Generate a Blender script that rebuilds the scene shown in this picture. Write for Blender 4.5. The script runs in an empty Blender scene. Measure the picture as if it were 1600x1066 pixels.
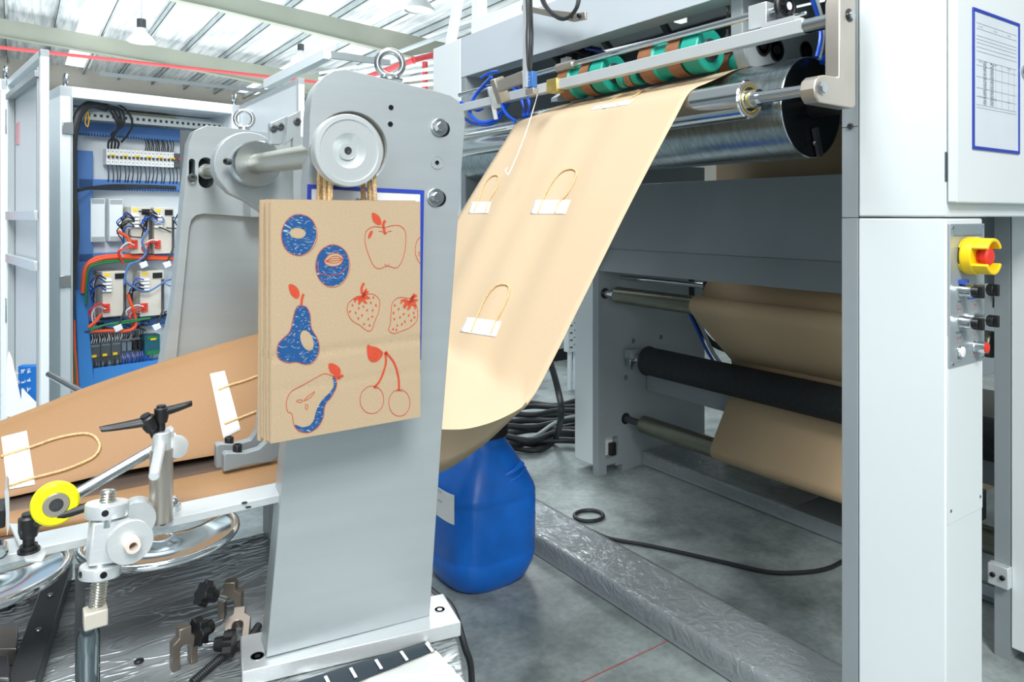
import bpy, bmesh, math, random
from mathutils import Vector, Matrix
from mathutils.bvhtree import BVHTree
random.seed(7)
S = bpy.context.scene
COL = S.collection
# ---------------------------------------------------------------- camera
CAM_H = 1.45; FPX = 1120.0; CX = 800.0; CY = 337.0
YAW = math.atan2(775, 1120)
Fx, Fy = math.sin(YAW), math.cos(YAW)
cd = bpy.data.cameras.new('camera'); cam = bpy.data.objects.new('camera', cd); COL.objects.link(cam)
cam.location = (0, 0, CAM_H); cam.rotation_euler = (math.pi/2, 0, -YAW)
cd.sensor_width = 36; cd.lens = 36*FPX/1600; cd.shift_y = -(533-CY)/1600; cd.clip_start = .02; cd.clip_end = 200
S.camera = cam
# ---------------------------------------------------------------- world, lights, exposure
w = bpy.data.worlds.new('world'); S.world = w; w.use_nodes = True
nt = w.node_tree; bg = nt.nodes['Background']
tc = nt.nodes.new('ShaderNodeTexCoord'); sx = nt.nodes.new('ShaderNodeSeparateXYZ'); rp = nt.nodes.new('ShaderNodeValToRGB')
nt.links.new(tc.outputs['Generated'], sx.inputs[0]); nt.links.new(sx.outputs['Z'], rp.inputs[0]); nt.links.new(rp.outputs[0], bg.inputs[0])
rp.color_ramp.elements[0].position = 0.0; rp.color_ramp.elements[0].color = (.42, .50, .56, 1)
rp.color_ramp.elements[1].position = .55; rp.color_ramp.elements[1].color = (.86, .95, 1.0, 1)
bg.inputs[1].default_value = .50
def area(name, loc, target, size, power, color=(1, 1, 1), sy=None):
    l = bpy.data.lights.new(name, 'AREA'); l.energy = power; l.color = color; l.size = size
    if sy: l.shape = 'RECTANGLE'; l.size_y = sy
    o = bpy.data.objects.new(name, l); COL.objects.link(o); o.location = loc
    o.rotation_euler = (Vector(target)-Vector(loc)).to_track_quat('-Z', 'Y').to_euler(); return o
area('skylight_key', (-.6, -2.8, 5.0), (1.1, 1.9, 1.0), 1.8, 335, (1, .985, .96))
area('skylight_left', (-.6, 1.6, 6.0), (.5, 3.4, 1.0), 2.4, 290, (.95, .98, 1))
area('skylight_back', (5, 9, 6.8), (3, 5, 0), 3.0, 500, (.93, .98, 1))
area('roof_uplight', (4, 20, 3.2), (5, 21, 9), 14, 1700, (.96, .99, 1))  # unseen uplight, added to brighten the roof underside
area('side_fill', (-2.6, -4.5, 2.4), (1.0, 2.0, 1.0), 2.6, 120, (.97, .99, 1))  # added low fill from the camera side, no window behind it
S.view_settings.view_transform = 'Standard'; S.view_settings.look = 'None'
S.view_settings.exposure = 0.0; S.view_settings.gamma = 1; S.view_settings.use_curve_mapping = False
# ---------------------------------------------------------------- pixel helpers (f px, principal point)
def ray(px, py):
    k = (px-CX)/FPX
    return Vector((Fx+Fy*k, Fy-Fx*k, (CY-py)/FPX))
O = Vector((0, 0, CAM_H))
def at(px, py, X=None, Y=None, z=None):
    d = ray(px, py)
    if X is not None: t = X/d.x
    elif Y is not None: t = Y/d.y
    else: t = (z-CAM_H)/d.z
    return O+d*t
def atp(px, py, p, n):
    d = ray(px, py); n = Vector(n); return O+d*((Vector(p)-O).dot(n)/d.dot(n))
def srgb(h):
    h = h.lstrip('#'); c = [int(h[i:i+2], 16)/255 for i in (0, 2, 4)]
    return tuple(x/12.92 if x <= .04045 else ((x+.055)/1.055)**2.4 for x in c)+(1,)
# ---------------------------------------------------------------- materials
MATS = {}
def mat(name, col, rough=.5, metal=0., var=.04, vs=6., bump=0., bs=60., aniso=None, coat=0., emit=0., alpha=1., trans=0., detail=4.):
    if name in MATS: return MATS[name]
    m = bpy.data.materials.new(name); m.use_nodes = True; t = m.node_tree; b = t.nodes['Principled BSDF']
    c = srgb(col); b.inputs['Roughness'].default_value = rough; b.inputs['Metallic'].default_value = metal
    b.inputs['Coat Weight'].default_value = coat; b.inputs['Alpha'].default_value = alpha; b.inputs['Transmission Weight'].default_value = trans
    tcn = t.nodes.new('ShaderNodeTexCoord'); n = t.nodes.new('ShaderNodeTexNoise'); n.inputs['Scale'].default_value = vs; n.inputs['Detail'].default_value = detail
    mp = t.nodes.new('ShaderNodeMapping'); t.links.new(tcn.outputs['Object'], mp.inputs[0]); t.links.new(mp.outputs[0], n.inputs[0])
    if aniso: mp.inputs['Scale'].default_value = aniso
    r = t.nodes.new('ShaderNodeValToRGB'); e = r.color_ramp.elements
    e[0].position = .3; e[1].position = .7
    e[0].color = tuple(max(0, x*(1-var)) for x in c[:3])+(1,); e[1].color = tuple(min(1, x*(1+var)) for x in c[:3])+(1,)
    t.links.new(n.outputs['Fac'], r.inputs[0]); t.links.new(r.outputs[0], b.inputs['Base Color'])
    if emit:
        t.links.new(r.outputs[0], b.inputs['Emission Color']); b.inputs['Emission Strength'].default_value = emit
    if bump:
        n2 = t.nodes.new('ShaderNodeTexNoise'); n2.inputs['Scale'].default_value = bs; n2.inputs['Detail'].default_value = 3
        t.links.new(mp.outputs[0], n2.inputs[0])
        bp = t.nodes.new('ShaderNodeBump'); bp.inputs['Strength'].default_value = bump; bp.inputs['Distance'].default_value = .01
        t.links.new(n2.outputs['Fac'], bp.inputs['Height']); t.links.new(bp.outputs[0], b.inputs['Normal'])
    MATS[name] = m; return m
PALEG = mat('pale_grey_coat', '#BCC6CD', .4, var=.02, vs=2)
WHITE = mat('white_powder_coat', '#DCE4E6', .38, var=.02, vs=2)
CABW = mat('cabinet_white', '#E3ECF0', .35, var=.015, vs=3)
GREY = mat('grey_paint', '#A3ACAF', .42, var=.04, vs=3)
DGREY = mat('machine_grey', '#8B9498', .45, var=.05, vs=4)
XGREY = mat('dark_grey_steel', '#4B5357', .5, var=.1, vs=5)
STAND = mat('nickel_grey_plate', '#A9B2B5', .36, .35, var=.03, vs=3, bump=.02, bs=30, aniso=(1, 1, 12))
ALU = mat('machined_aluminium', '#DCE2E4', .33, .5, var=.05, vs=20, aniso=(2, 40, 40))
STEEL = mat('turned_steel', '#B9BFC2', .25, 1., var=.08, vs=20, aniso=(30, 2, 30))
CHROME = mat('chrome', '#D5DADC', .12, 1., var=.05, vs=12, aniso=(40, 1, 40))
DRUMM = mat('chilled_drum_steel', '#A9B4B8', .24, 1., var=.22, vs=9, bump=.05, bs=25, aniso=(3, 9, 3))
NICK = mat('satin_nickel', '#BDB6AC', .38, .8, var=.05, vs=10)
BRASS = mat('brass', '#C9B56A', .35, .8, var=.12, vs=30)
OLIVE = mat('olive_roller', '#6F7064', .33, .7, var=.05, vs=20)
GUN = mat('gunmetal', '#55585A', .4, .7, var=.1, vs=20)
BLACK = mat('black_plastic', '#17191B', .4, var=.1)
BLKR = mat('black_rubber_sleeve', '#1B2124', .75, var=.3, vs=60, bump=.6, bs=220)
BLKD = mat('black_end_disc', '#0B0E11', .25, var=.2)
RUB = mat('black_cable', '#22262A', .5, var=.15, vs=30)
KRAFT = mat('kraft_paper', '#C2AC8E', .72, var=.035, vs=300, bump=.03, bs=160)
KRAFT_SHADE = mat('kraft_paper_shaded', '#936F49', .6, var=.04, vs=250, bump=.03, bs=120)  # darker copy of the web paper; shade on tube and gusset is in the colour
KRAFTB = mat('recycled_kraft_bag', '#B5A082', .8, var=.07, vs=420, bump=.03, bs=200)
KRAFTB2 = mat('kraft_web_back', '#BCA381', .7, var=.04, vs=250)
CORD = mat('paper_cord', '#D6B483', .7, var=.18, vs=200, bump=.5, bs=260)
PAPW = mat('white_paper', '#EDEFEE', .7, var=.02, vs=60)
TEAL = mat('teal_rubber', '#1F9E8B', .4, var=.06)
COPP = mat('copper_brown_tape', '#9A6A4C', .35, .25, var=.1, vs=40)
BLUEH = mat('blue_hose', '#1252C8', .25, var=.1)
BLUEF = mat('blue_frame', '#2440A8', .4, var=.05)
DRUM = mat('blue_plastic', '#0C66C6', .34, var=.10, vs=14, bump=.06, bs=24)
YEL = mat('yellow_rubber', '#EFEA12', .4, var=.03)
YELP = mat('yellow_plastic', '#F8D018', .35, var=.04)
RED = mat('red_plastic', '#E0392B', .35, var=.05)
DUCT = mat('blue_duct', '#4A77B4', .45, var=.06, vs=6)
ORNG = mat('orange_cable', '#E0552B', .5, var=.1)
GRN = mat('green_cable', '#1D7A45', .5, var=.1)
BEIGE = mat('beige_drive', '#CFCBC0', .5, var=.04)
GLASS = mat('plastic_film', '#F4F8FA', .08, alpha=.22)
OLV = mat('olive_beam', '#9AA093', .6, var=.05, vs=1)
PURL = mat('galvanised_purlin', '#B5C0C2', .5, .2, var=.15, vs=1.5)
REDP = mat('red_pipe', '#CE4B4E', .5)
# ---------------------------------------------------------------- mesh builder
WLOC = {}
def cr(pts, n=8, closed=False):
    P = [Vector(p) for p in pts]; m = len(P); out = []
    rng = m if closed else m-1
    for i in range(rng):
        p1, p2 = P[i], P[(i+1) % m]
        p0 = P[(i-1) % m] if (closed or i > 0) else p1*2-p2
        p3 = P[(i+2) % m] if (closed or i < m-2) else p2*2-p1
        for j in range(n):
            t = j/n
            out.append(.5*((2*p1)+(p2-p0)*t+(2*p0-5*p1+4*p2-p3)*t*t+(3*p1-p0-3*p2+p3)*t**3))
    if not closed: out.append(P[-1])
    return out
class MB:
    def __init__(s, M=None): s.bm = bmesh.new(); s.M = M
    def v(s, p):
        p = Vector(p)
        return s.bm.verts.new(s.M @ p if s.M else p)
    def face(s, vs):
        try: return s.bm.faces.new(vs)
        except ValueError: return None
    def box(s, a, b):
        x0, y0, z0 = a; x1, y1, z1 = b
        c = [s.v(p) for p in ((x0, y0, z0), (x1, y0, z0), (x1, y1, z0), (x0, y1, z0), (x0, y0, z1), (x1, y0, z1), (x1, y1, z1), (x0, y1, z1))]
        for f in ((0, 3, 2, 1), (4, 5, 6, 7), (0, 1, 5, 4), (1, 2, 6, 5), (2, 3, 7, 6), (3, 0, 4, 7)): s.face([c[i] for i in f])
        return s
    def obox(s, c, ax, ay, az, h):
        c = Vector(c); ax, ay, az = [Vector(q).normalized() for q in (ax, ay, az)]; P = []
        for k in (-1, 1):
            for (i, j) in ((-1, -1), (1, -1), (1, 1), (-1, 1)): P.append(s.v(c+ax*h[0]*i+ay*h[1]*j+az*h[2]*k))
        for f in ((0, 3, 2, 1), (4, 5, 6, 7), (0, 1, 5, 4), (1, 2, 6, 5), (2, 3, 7, 6), (3, 0, 4, 7)): s.face([P[i] for i in f])
        return s
    def beam(s, a, b, wd, ht, up=(0, 0, 1)):
        a, b = Vector(a), Vector(b); d = (b-a).normalized(); u = Vector(up); sd = d.cross(u).normalized(); u = sd.cross(d)
        return s.obox((a+b)/2, d, sd, u, ((b-a).length/2, wd/2, ht/2))
    def frames(s, P):
        T = []
        for i in range(len(P)):
            a = P[max(0, i-1)]; b = P[min(len(P)-1, i+1)]; T.append((b-a).normalized())
        n = T[0].orthogonal().normalized(); N = []
        for t in T:
            n = (n-t*n.dot(t)); n = n.normalized() if n.length > 1e-6 else t.orthogonal().normalized(); N.append(n)
        return T, N
    def tube(s, pts, r, seg=8, sm=0, closed=False):
        P = cr(pts, sm, closed) if sm else [Vector(p) for p in pts]
        if closed: P = P+[P[0]]
        T, N = s.frames(P); rings = []
        for i, (p, t, n) in enumerate(zip(P, T, N)):
            b = t.cross(n); rr = r[min(i, len(r)-1)] if isinstance(r, (list, tuple)) else r
            rings.append([s.v(p+(n*math.cos(2*math.pi*k/seg)+b*math.sin(2*math.pi*k/seg))*rr) for k in range(seg)])
        for a, b in zip(rings, rings[1:]):
            for k in range(seg): s.face([a[k], a[(k+1) % seg], b[(k+1) % seg], b[k]])
        if not closed: s.face(rings[0][::-1]); s.face(rings[-1])
        return s
    def lathe(s, o, ax, prof, seg=32, cap=True):
        o = Vector(o); ax = Vector(ax).normalized(); n = ax.orthogonal().normalized(); b = ax.cross(n); rings = []
        for (h, r) in prof:
            if r < 1e-6: rings.append([s.v(o+ax*h)])
            else: rings.append([s.v(o+ax*h+(n*math.cos(2*math.pi*k/seg)+b*math.sin(2*math.pi*k/seg))*r) for k in range(seg)])
        for A, B in zip(rings, rings[1:]):
            for k in range(seg):
                k2 = (k+1) % seg
                if len(A) == 1 and len(B) == 1: continue
                if len(A) == 1: s.face([A[0], B[k2], B[k]])
                elif len(B) == 1: s.face([A[k], A[k2], B[0]])
                else: s.face([A[k], A[k2], B[k2], B[k]])
        if cap:
            if len(rings[0]) > 1: s.face(rings[0][::-1])
            if len(rings[-1]) > 1: s.face(rings[-1])
        return s
    def cyl(s, a, b, r, seg=24, r2=None):
        a, b = Vector(a), Vector(b)
        return s.lathe(a, b-a, [(0, r), ((b-a).length, r if r2 is None else r2)], seg)
    def torus(s, c, ax, R, r, seg=32, sg=10):
        ax = Vector(ax).normalized(); n = ax.orthogonal().normalized(); b = ax.cross(n)
        return s.tube([Vector(c)+(n*math.cos(2*math.pi*k/seg)+b*math.sin(2*math.pi*k/seg))*R for k in range(seg)], r, sg, closed=True)
    def prism(s, outer, holes, d):
        """outer/holes lists of 3D pts in a plane; extruded by vector d"""
        d = Vector(d); loops = []; es = []
        for lp in [outer]+list(holes):
            L = [s.v(p) for p in lp]; loops.append(L)
            for i in range(len(L)): es.append(s.bm.edges.new((L[i], L[(i+1) % len(L)])))
        res = bmesh.ops.triangle_fill(s.bm, use_beauty=True, use_dissolve=False, edges=es)
        fs = [g for g in res['geom'] if isinstance(g, bmesh.types.BMFace)]
        if d.length == 0: return s
        dd = (s.M.to_3x3() @ d) if s.M else d; mp = {}
        for L in loops:
            for q in L: mp[q] = s.bm.verts.new(q.co+dd)
        for f in fs: s.face([mp[q] for q in f.verts][::-1])
        for L in loops:
            for i in range(len(L)):
                a, b = L[i], L[(i+1) % len(L)]; s.face([a, b, mp[b], mp[a]])
        return s
    def grid(s, rows):
        R = [[s.v(p) for p in row] for row in rows]
        for a, b in zip(R, R[1:]):
            for i in range(len(a)-1): s.face([a[i], a[i+1], b[i+1], b[i]])
        return s
    def build(s, name, m, parent=None, bevel=0., smooth=35, solid=0., flip=None):
        bmesh.ops.recalc_face_normals(s.bm, faces=s.bm.faces[:])
        me = bpy.data.meshes.new(name)
        loc = Vector((0, 0, 0))
        if parent is None:
            xs = [q.co for q in s.bm.verts]
            loc = Vector(((min(q.x for q in xs)+max(q.x for q in xs))/2, (min(q.y for q in xs)+max(q.y for q in xs))/2, min(q.z for q in xs)))
            bmesh.ops.translate(s.bm, verts=s.bm.verts[:], vec=-loc)
        s.bm.to_mesh(me); s.bm.free()
        if smooth:
            for p in me.polygons: p.use_smooth = True
            me.set_sharp_from_angle(angle=math.radians(smooth))
        o = bpy.data.objects.new(name, me); COL.objects.link(o); o.location = loc; me.materials.append(m)
        if parent is not None:
            o.parent = parent; o.matrix_parent_inverse = Matrix.Translation(-WLOC[parent.name])
        WLOC[o.name] = loc
        if bevel:
            bv = o.modifiers.new('bevel', 'BEVEL'); bv.width = bevel; bv.segments = 2; bv.limit_method = 'ANGLE'; bv.angle_limit = math.radians(40)
        if solid:
            so = o.modifiers.new('solid', 'SOLIDIFY'); so.thickness = solid; so.offset = 0
        return o
def tag(o, label=None, cat=None, group=None, kind=None):
    if label: o['label'] = label
    if cat: o['category'] = cat
    if group: o['group'] = group
    if kind: o['kind'] = kind
    return o
def thing(name, label, cat, loc, group=None):
    o = bpy.data.objects.new(name, None); COL.objects.link(o); o.location = loc; o.empty_display_size = .05
    WLOC[o.name] = Vector(loc); return tag(o, label, cat, group)
def copy_tree(o, parent=None):
    c = o.copy(); COL.objects.link(c)
    if parent is not None:
        mi = o.matrix_parent_inverse.copy(); c.parent = parent; c.matrix_parent_inverse = mi
    WLOC[c.name] = WLOC[o.name].copy()
    for ch in list(o.children): copy_tree(ch, c)
    return c
def circ(c, u, v_, r, n=24, r2=None):
    c, u, v_ = Vector(c), Vector(u), Vector(v_); r2 = r if r2 is None else r2
    return [c+u*math.cos(2*math.pi*k/n)*r+v_*math.sin(2*math.pi*k/n)*r2 for k in range(n)]
def capscrew(mb, p, ax, r=.006, h=.006):
    mb.lathe(p, ax, [(0, r), (h*.8, r), (h, r*.85), (h, r*.45), (h*.4, r*.45), (h*.4, 0)], 14)
def hexbolt(parent, name, p, ax, r, h, m=None, washer=True, label=None):
    mb = MB(); ax = Vector(ax).normalized()
    if washer: mb.lathe(p, ax, [(0, r*1.75), (h*.3, r*1.75), (h*.35, r*1.6)], 24)
    mb.lathe(Vector(p)+ax*h*.35, ax, [(0, r*1.3), (h*.1, r*1.3), (h*.1, r*1.15)], 24)
    mb.lathe(Vector(p)+ax*h*.45, ax, [(0, r), (h*.5, r), (h*.55, r*.85)], 6)
    return mb.build(name, m or STEEL, parent, smooth=20)
X_, Y_, Z_ = Vector((1, 0, 0)), Vector((0, 1, 0)), Vector((0, 0, 1))
# ================================================================ SETTING
def floor_mat():
    m = bpy.data.materials.new('power_floated_concrete'); m.use_nodes = True; t = m.node_tree; b = t.nodes['Principled BSDF']
    tcn = t.nodes.new('ShaderNodeTexCoord'); n1 = t.nodes.new('ShaderNodeTexNoise'); n1.inputs['Scale'].default_value = 1.6; n1.inputs['Detail'].default_value = 8; n1.inputs['Roughness'].default_value = .65
    n2 = t.nodes.new('ShaderNodeTexNoise'); n2.inputs['Scale'].default_value = 42; n2.inputs['Detail'].default_value = 4
    n3 = t.nodes.new('ShaderNodeTexNoise'); n3.inputs['Scale'].default_value = 5.5; n3.inputs['Detail'].default_value = 5
    for n in (n1, n2, n3): t.links.new(tcn.outputs['Object'], n.inputs[0])
    r1 = t.nodes.new('ShaderNodeValToRGB'); r1.color_ramp.elements[0].position = .36; r1.color_ramp.elements[0].color = srgb('#727D7D'); r1.color_ramp.elements[1].position = .64; r1.color_ramp.elements[1].color = srgb('#A9B4B4')
    r2 = t.nodes.new('ShaderNodeValToRGB'); r2.color_ramp.elements[0].position = .35; r2.color_ramp.elements[0].color = (.72, .72, .72, 1); r2.color_ramp.elements[1].position = .6; r2.color_ramp.elements[1].color = (1, 1, 1, 1)
    r3 = t.nodes.new('ShaderNodeValToRGB'); r3.color_ramp.elements[0].position = .36; r3.color_ramp.elements[0].color = (.5, .5, .5, 1); r3.color_ramp.elements[1].position = .52; r3.color_ramp.elements[1].color = (1, 1, 1, 1)
    t.links.new(n1.outputs['Fac'], r1.inputs[0]); t.links.new(n2.outputs['Fac'], r2.inputs[0]); t.links.new(n3.outputs['Fac'], r3.inputs[0])
    x = t.nodes.new('ShaderNodeMixRGB'); x.blend_type = 'MULTIPLY'; x.inputs[0].default_value = .6; y = t.nodes.new('ShaderNodeMixRGB'); y.blend_type = 'MULTIPLY'; y.inputs[0].default_value = .55
    t.links.new(r1.outputs[0], x.inputs[1]); t.links.new(r2.outputs[0], x.inputs[2]); t.links.new(x.outputs[0], y.inputs[1]); t.links.new(r3.outputs[0], y.inputs[2]); t.links.new(y.outputs[0], b.inputs['Base Color'])
    rr = t.nodes.new('ShaderNodeMapRange'); rr.inputs['To Min'].default_value = .28; rr.inputs['To Max'].default_value = .55; t.links.new(n3.outputs['Fac'], rr.inputs[0]); t.links.new(rr.outputs[0], b.inputs['Roughness'])
    bp = t.nodes.new('ShaderNodeBump'); bp.inputs['Strength'].default_value = .06; t.links.new(n2.outputs['Fac'], bp.inputs['Height']); t.links.new(bp.outputs[0], b.inputs['Normal'])
    return m
fl = MB().box((-20, -10, -.15), (40, 34, 0)).build('floor', floor_mat()); tag(fl, kind='structure')
for a, b in ((at(1100, 975, z=0), at(860, 1090, z=0)),):
    MB().beam(a+Z_*.001, b+Z_*.001, .003, .001).build('chalk_line', mat('red_chalk', '#B04A4A', .9), fl)
# roof: white insulation over purlins, sloped down to +X, with brighter roof lights
def roof_mat():
    m = bpy.data.materials.new('foil_roof_insulation'); m.use_nodes = True; t = m.node_tree; b = t.nodes['Principled BSDF']
    tcn = t.nodes.new('ShaderNodeTexCoord'); mp = t.nodes.new('ShaderNodeMapping'); mp.inputs['Scale'].default_value = (6, .35, 1)
    n = t.nodes.new('ShaderNodeTexNoise'); n.inputs['Scale'].default_value = 1.5; n.inputs['Detail'].default_value = 5
    t.links.new(tcn.outputs['Object'], mp.inputs[0]); t.links.new(mp.outputs[0], n.inputs[0])
    r = t.nodes.new('ShaderNodeValToRGB'); r.color_ramp.elements[0].position = .35; r.color_ramp.elements[0].color = srgb('#B9C5C9'); r.color_ramp.elements[1].position = .62; r.color_ramp.elements[1].color = srgb('#EEF3F5')
    t.links.new(n.outputs['Fac'], r.inputs[0]); t.links.new(r.outputs[0], b.inputs['Base Color']); b.inputs['Roughness'].default_value = .5
    bp = t.nodes.new('ShaderNodeBump'); bp.inputs['Strength'].default_value = .3; t.links.new(n.outputs['Fac'], bp.inputs['Height']); t.links.new(bp.outputs[0], b.inputs['Normal'])
    return m
SL = -.065
def rz(X, base=7.55): return base+SL*X
r_ = MB(); r_.prism([(-20, 10, rz(-20)), (40, 10, rz(40)), (40, 34, rz(40)), (-20, 34, rz(-20))], [], (0, 0, .12))
roof = r_.build('ceiling', roof_mat()); tag(roof, kind='structure')
SKYL = mat('translucent_roof_light', '#F7FBFD', .4, emit=1.5)
for xs in (-1.6, 1.6, 8.2, 14.6):
    mb = MB(); mb.prism([(xs, 10.2, rz(xs)-.004), (xs+.8, 10.2, rz(xs+.8)-.004), (xs+.8, 33.5, rz(xs+.8)-.004), (xs, 33.5, rz(xs)-.004)], [], (0, 0, .002))
    q = mb.build('roof_light', SKYL, roof)
for i in range(26):
    X = -6.5+i*1.25; z = rz(X)-.14
    mb = MB(); mb.box((X-.03, 10, z-.1), (X-.015, 33.8, z+.1)); mb.box((X-.03, 10, z+.085), (X+.05, 33.8, z+.1)); mb.box((X-.03, 10, z-.1), (X+.05, 33.8, z-.085))
    mb.build('purlin', PURL, roof)
tn = 0
for (Yb, hh, z0) in ((11.3, .40, 6.98), (18.4, .22, 6.94), (25.7, .24, 6.88)):
    mb = MB(); c = []
    for X in range(-16, 13, 2):
        zz = z0+SL*X - (.03*max(0, X-4)); c.append((X, zz))
    for (xa, za), (xb, zb) in zip(c, c[1:]):
        ta, tb = rz(xa)-.36, rz(xb)-.36
        mb.prism([(xa, Yb, za-hh), (xb, Yb, zb-hh), (xb, Yb, tb), (xa, Yb, ta)], [], (0, .02, 0))
        mb.beam((xa, Yb+.01, za-hh), (xb, Yb+.01, zb-hh), .22, .02)
    tn += 1; q = mb.build('trim_%d' % tn, OLV); tag(q, kind='structure')
    # knee braces from purlins to rafter
    for i in range(6):
        X = -6.5+1.25*(3*i+2)
        mb = MB(); mb.beam((X, Yb+.02, c[0][1]-hh+SL*(X+16)+.05), (X, Yb+1.0, rz(X)-.24), .04, .04); mb.build('knee_brace', PURL, q)
WALL = mat('factory_wall', '#B9B7AE', .7, var=.05, vs=1)
q = MB().box((-20, 34, 0), (40, 34.2, 9)).build('wall_back', WALL); tag(q, kind='structure')
mb = MB(); mb.box((-20, 33.2, 5.55), (12, 33.6, 6.3)); q = mb.build('trim_5', mat('crane_beam', '#C3C1B8', .6, var=.05)); tag(q, kind='structure')
q = MB().box((12.6, -8, 0), (12.8, 34, 7.2)).build('wall_right', WALL); tag(q, kind='structure')
for Yc in (11.3, 18.4, 25.7):
    tn += 1; q = MB().box((12.0, Yc-.15, 0), (12.5, Yc+.15, 6.3)).build('trim_%d' % (tn+1), OLV); tag(q, kind='structure')
# services under the roof
a, b = at(0, 74, Y=24.0), at(420, 120, Y=24.0)
tag(MB().tube([a+(a-b)*.3, a, b, b+(b-a)*.6], .05, 8).build('sprinkler_pipe', REDP), 'long red sprinkler pipe running below the roof at the far left', 'pipe')
a, b = at(155, 115, Y=27.0), at(420, 143, Y=27.0)
tag(MB().beam(a, b+(b-a)*.1, .1, .12).build('cable_tray', mat('tray_grey', '#7C8589', .5)), 'dark grey cable tray hanging below the red pipe', 'cable tray')
a, b, c = at(646, 94, Y=17.), at(690, 82, Y=17.), at(664, 97, Y=17.)
mb = MB(); mb.tube([at(560, 125, Y=20.), a, b, b+(b-a)*.8], .075, 10); mb.tube([c, at(664, 140, Y=17.), at(664, 170, Y=17.)], .075, 10); mb.torus(a, b-a, .075, .03, 16, 6)
tag(mb.build('fire_main_pipe', REDP), 'red fire pipe with a downward elbow beside the wall column', 'pipe')
a, b = at(560, 105, Y=15.), at(728, 42, Y=13.)
tag(MB().tube([a, b, b+(b-a)*.5], .05, 8).build('conduit_pipe', PURL), 'thin grey conduit slanting up behind the large eye bolt', 'pipe')
mb = MB()
for i in range(5):
    a, b = at(500, 150-i*9, Y=21.+i*.5), at(700, 128-i*12, Y=15.+i*.5); mb.tube([a, b], .05+.02*(i % 2), 8)
tag(mb.build('duct_bundle', CABW), 'white service pipes stacked under the roof behind the eye bolt', 'pipes')
LAMPM = mat('lamp_shade_white', '#E8EDEE', .4)
def lamp(px, py, Y, sc, label):
    p = at(px, py, Y=Y); r = thing('pendant_lamp', label, 'lamp', p, 'high bay lamps')
    MB().lathe(p, (0, 0, 1), [(0, .26*sc), (.02*sc, .27*sc), (.10*sc, .22*sc), (.22*sc, .10*sc), (.30*sc, .085*sc)], 24, cap=False).build('lamp_shade', LAMPM, r, solid=.006)
    MB().cyl(p+Z_*.30*sc, p+Z_*.48*sc, .09*sc).build('lamp_housing', GUN, r)
    MB().lathe(p+Z_*.03*sc, (0, 0, 1), [(0, .0), (0, .24*sc), (.03*sc, .2*sc)], 20).build('bulb', mat('lamp_diffuser', '#F2F6F6', .4), r)
    MB().cyl(p+Z_*.48*sc, Vector((p.x, p.y, rz(p.x)-.05)), .012).build('hanging_rod', PURL, r)
lamp(655, 17, 12.5, 1.1, 'grey pendant lamp with a wide round shade, top centre under the roof')
lamp(221, 66, 21.0, 1.25, 'small white pendant lamp above the open electrical cabinet')
lamp(470, 96, 22.0, 1.1, 'small white pendant lamp seen over the corner of the white guard frame')
# ================================================================ PRINTING MACHINE (front portal)
pm = thing('printing_machine', 'large white and grey bag-making machine with tall rollers and an open gantry', 'machine', (1.9, 2.0, 0))
XF = 1.80
# near side
MB().box((XF, 1.021, 0), (2.1, 1.065, 1.443)).build('side_plate', DGREY, pm, bevel=.001)
MB().box((XF, 1.021, 1.445), (2.55, 1.065, 2.9)).build('side_plate', DGREY, pm, bevel=.001)
MB().box((XF, .806, 0), (1.991, 1.0195, 1.443)).build('cover_panel', WHITE, pm, bevel=.004)
MB().box((XF, .806, 1.447), (2.9, 1.0195, 3.0)).build('cover_panel', WHITE, pm, bevel=.004)
door = MB().box((XF+.001, .782, 1.480), (2.75, .805, 2.9)).build('service_door', WHITE, pm, bevel=.004)
lk = at(1600, 112, Y=.781)
MB().lathe(lk, (0, -1, 0), [(0, .016), (.004, .016), (.006, .012), (.012, .011), (.012, .006), (.008, .005), (.008, 0)], 24).build('door_lock', STEEL, door)
MB().box((XF-.0006, .8055, 1.53), (XF+.01, .808, 1.60)).build('door_hinge', XGREY, door)
# far side
MB().box((XF, 3.0, 0), (2.02, 3.045, 1.25)).build('side_plate', XGREY, pm, bevel=.001)
MB().box((XF+.002, 3.0, 1.252), (2.5, 3.045, 2.127)).box((XF+.092, 3.0, 2.127), (2.5, 3.045, 2.32)).build('side_plate', DGREY, pm, bevel=.001)
MB().box((XF, 3.047, 1.252), (2.5, 3.33, 2.325)).box((XF, 3.047, 0), (2.0, 3.30, 1.25)).build('cover_panel', WHITE, pm, bevel=.004)
# gantry
MB().box((XF, 1.067, 2.128), (XF+.09, 3.046, 2.325)).build('gantry_beam', PALEG, pm, bevel=.002)
MB().box((XF+.02, .9, 2.327), (2.6, 2.98, 2.395)).build('gantry_cap', CABW, pm, bevel=.003)
MB().box((XF+.001, 1.1, 2.40), (2.4, 2.45, 2.75)).build('gantry_cap', PALEG, pm, bevel=.003)
MB().box((2.55, 1.07, 1.80), (2.6, 2.99, 2.32)).build('inner_panel', XGREY, pm)
for (y0, y1) in ((2.42, 2.50),):
    MB().box((2.05, y0, 1.92), (2.12, y1, 2.32)).build('inner_post', GREY, pm, bevel=.002)
MB().box((2.1, 1.9, 2.20), (2.14, 1.93, 2.23)).tube([(2.1, 1.3, 2.13), (2.1, 2.5, 2.17)], .004, 8).build('light_tube', mat('fluorescent_tube', '#F3FAFF', .4, emit=1.0), pm)
for i in range(5):
    MB().beam((2.0, 1.25+i*.35, 2.26), (2.5, 1.5+i*.35, 2.10), .02, .03).build('inner_strut', GUN, pm)
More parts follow.
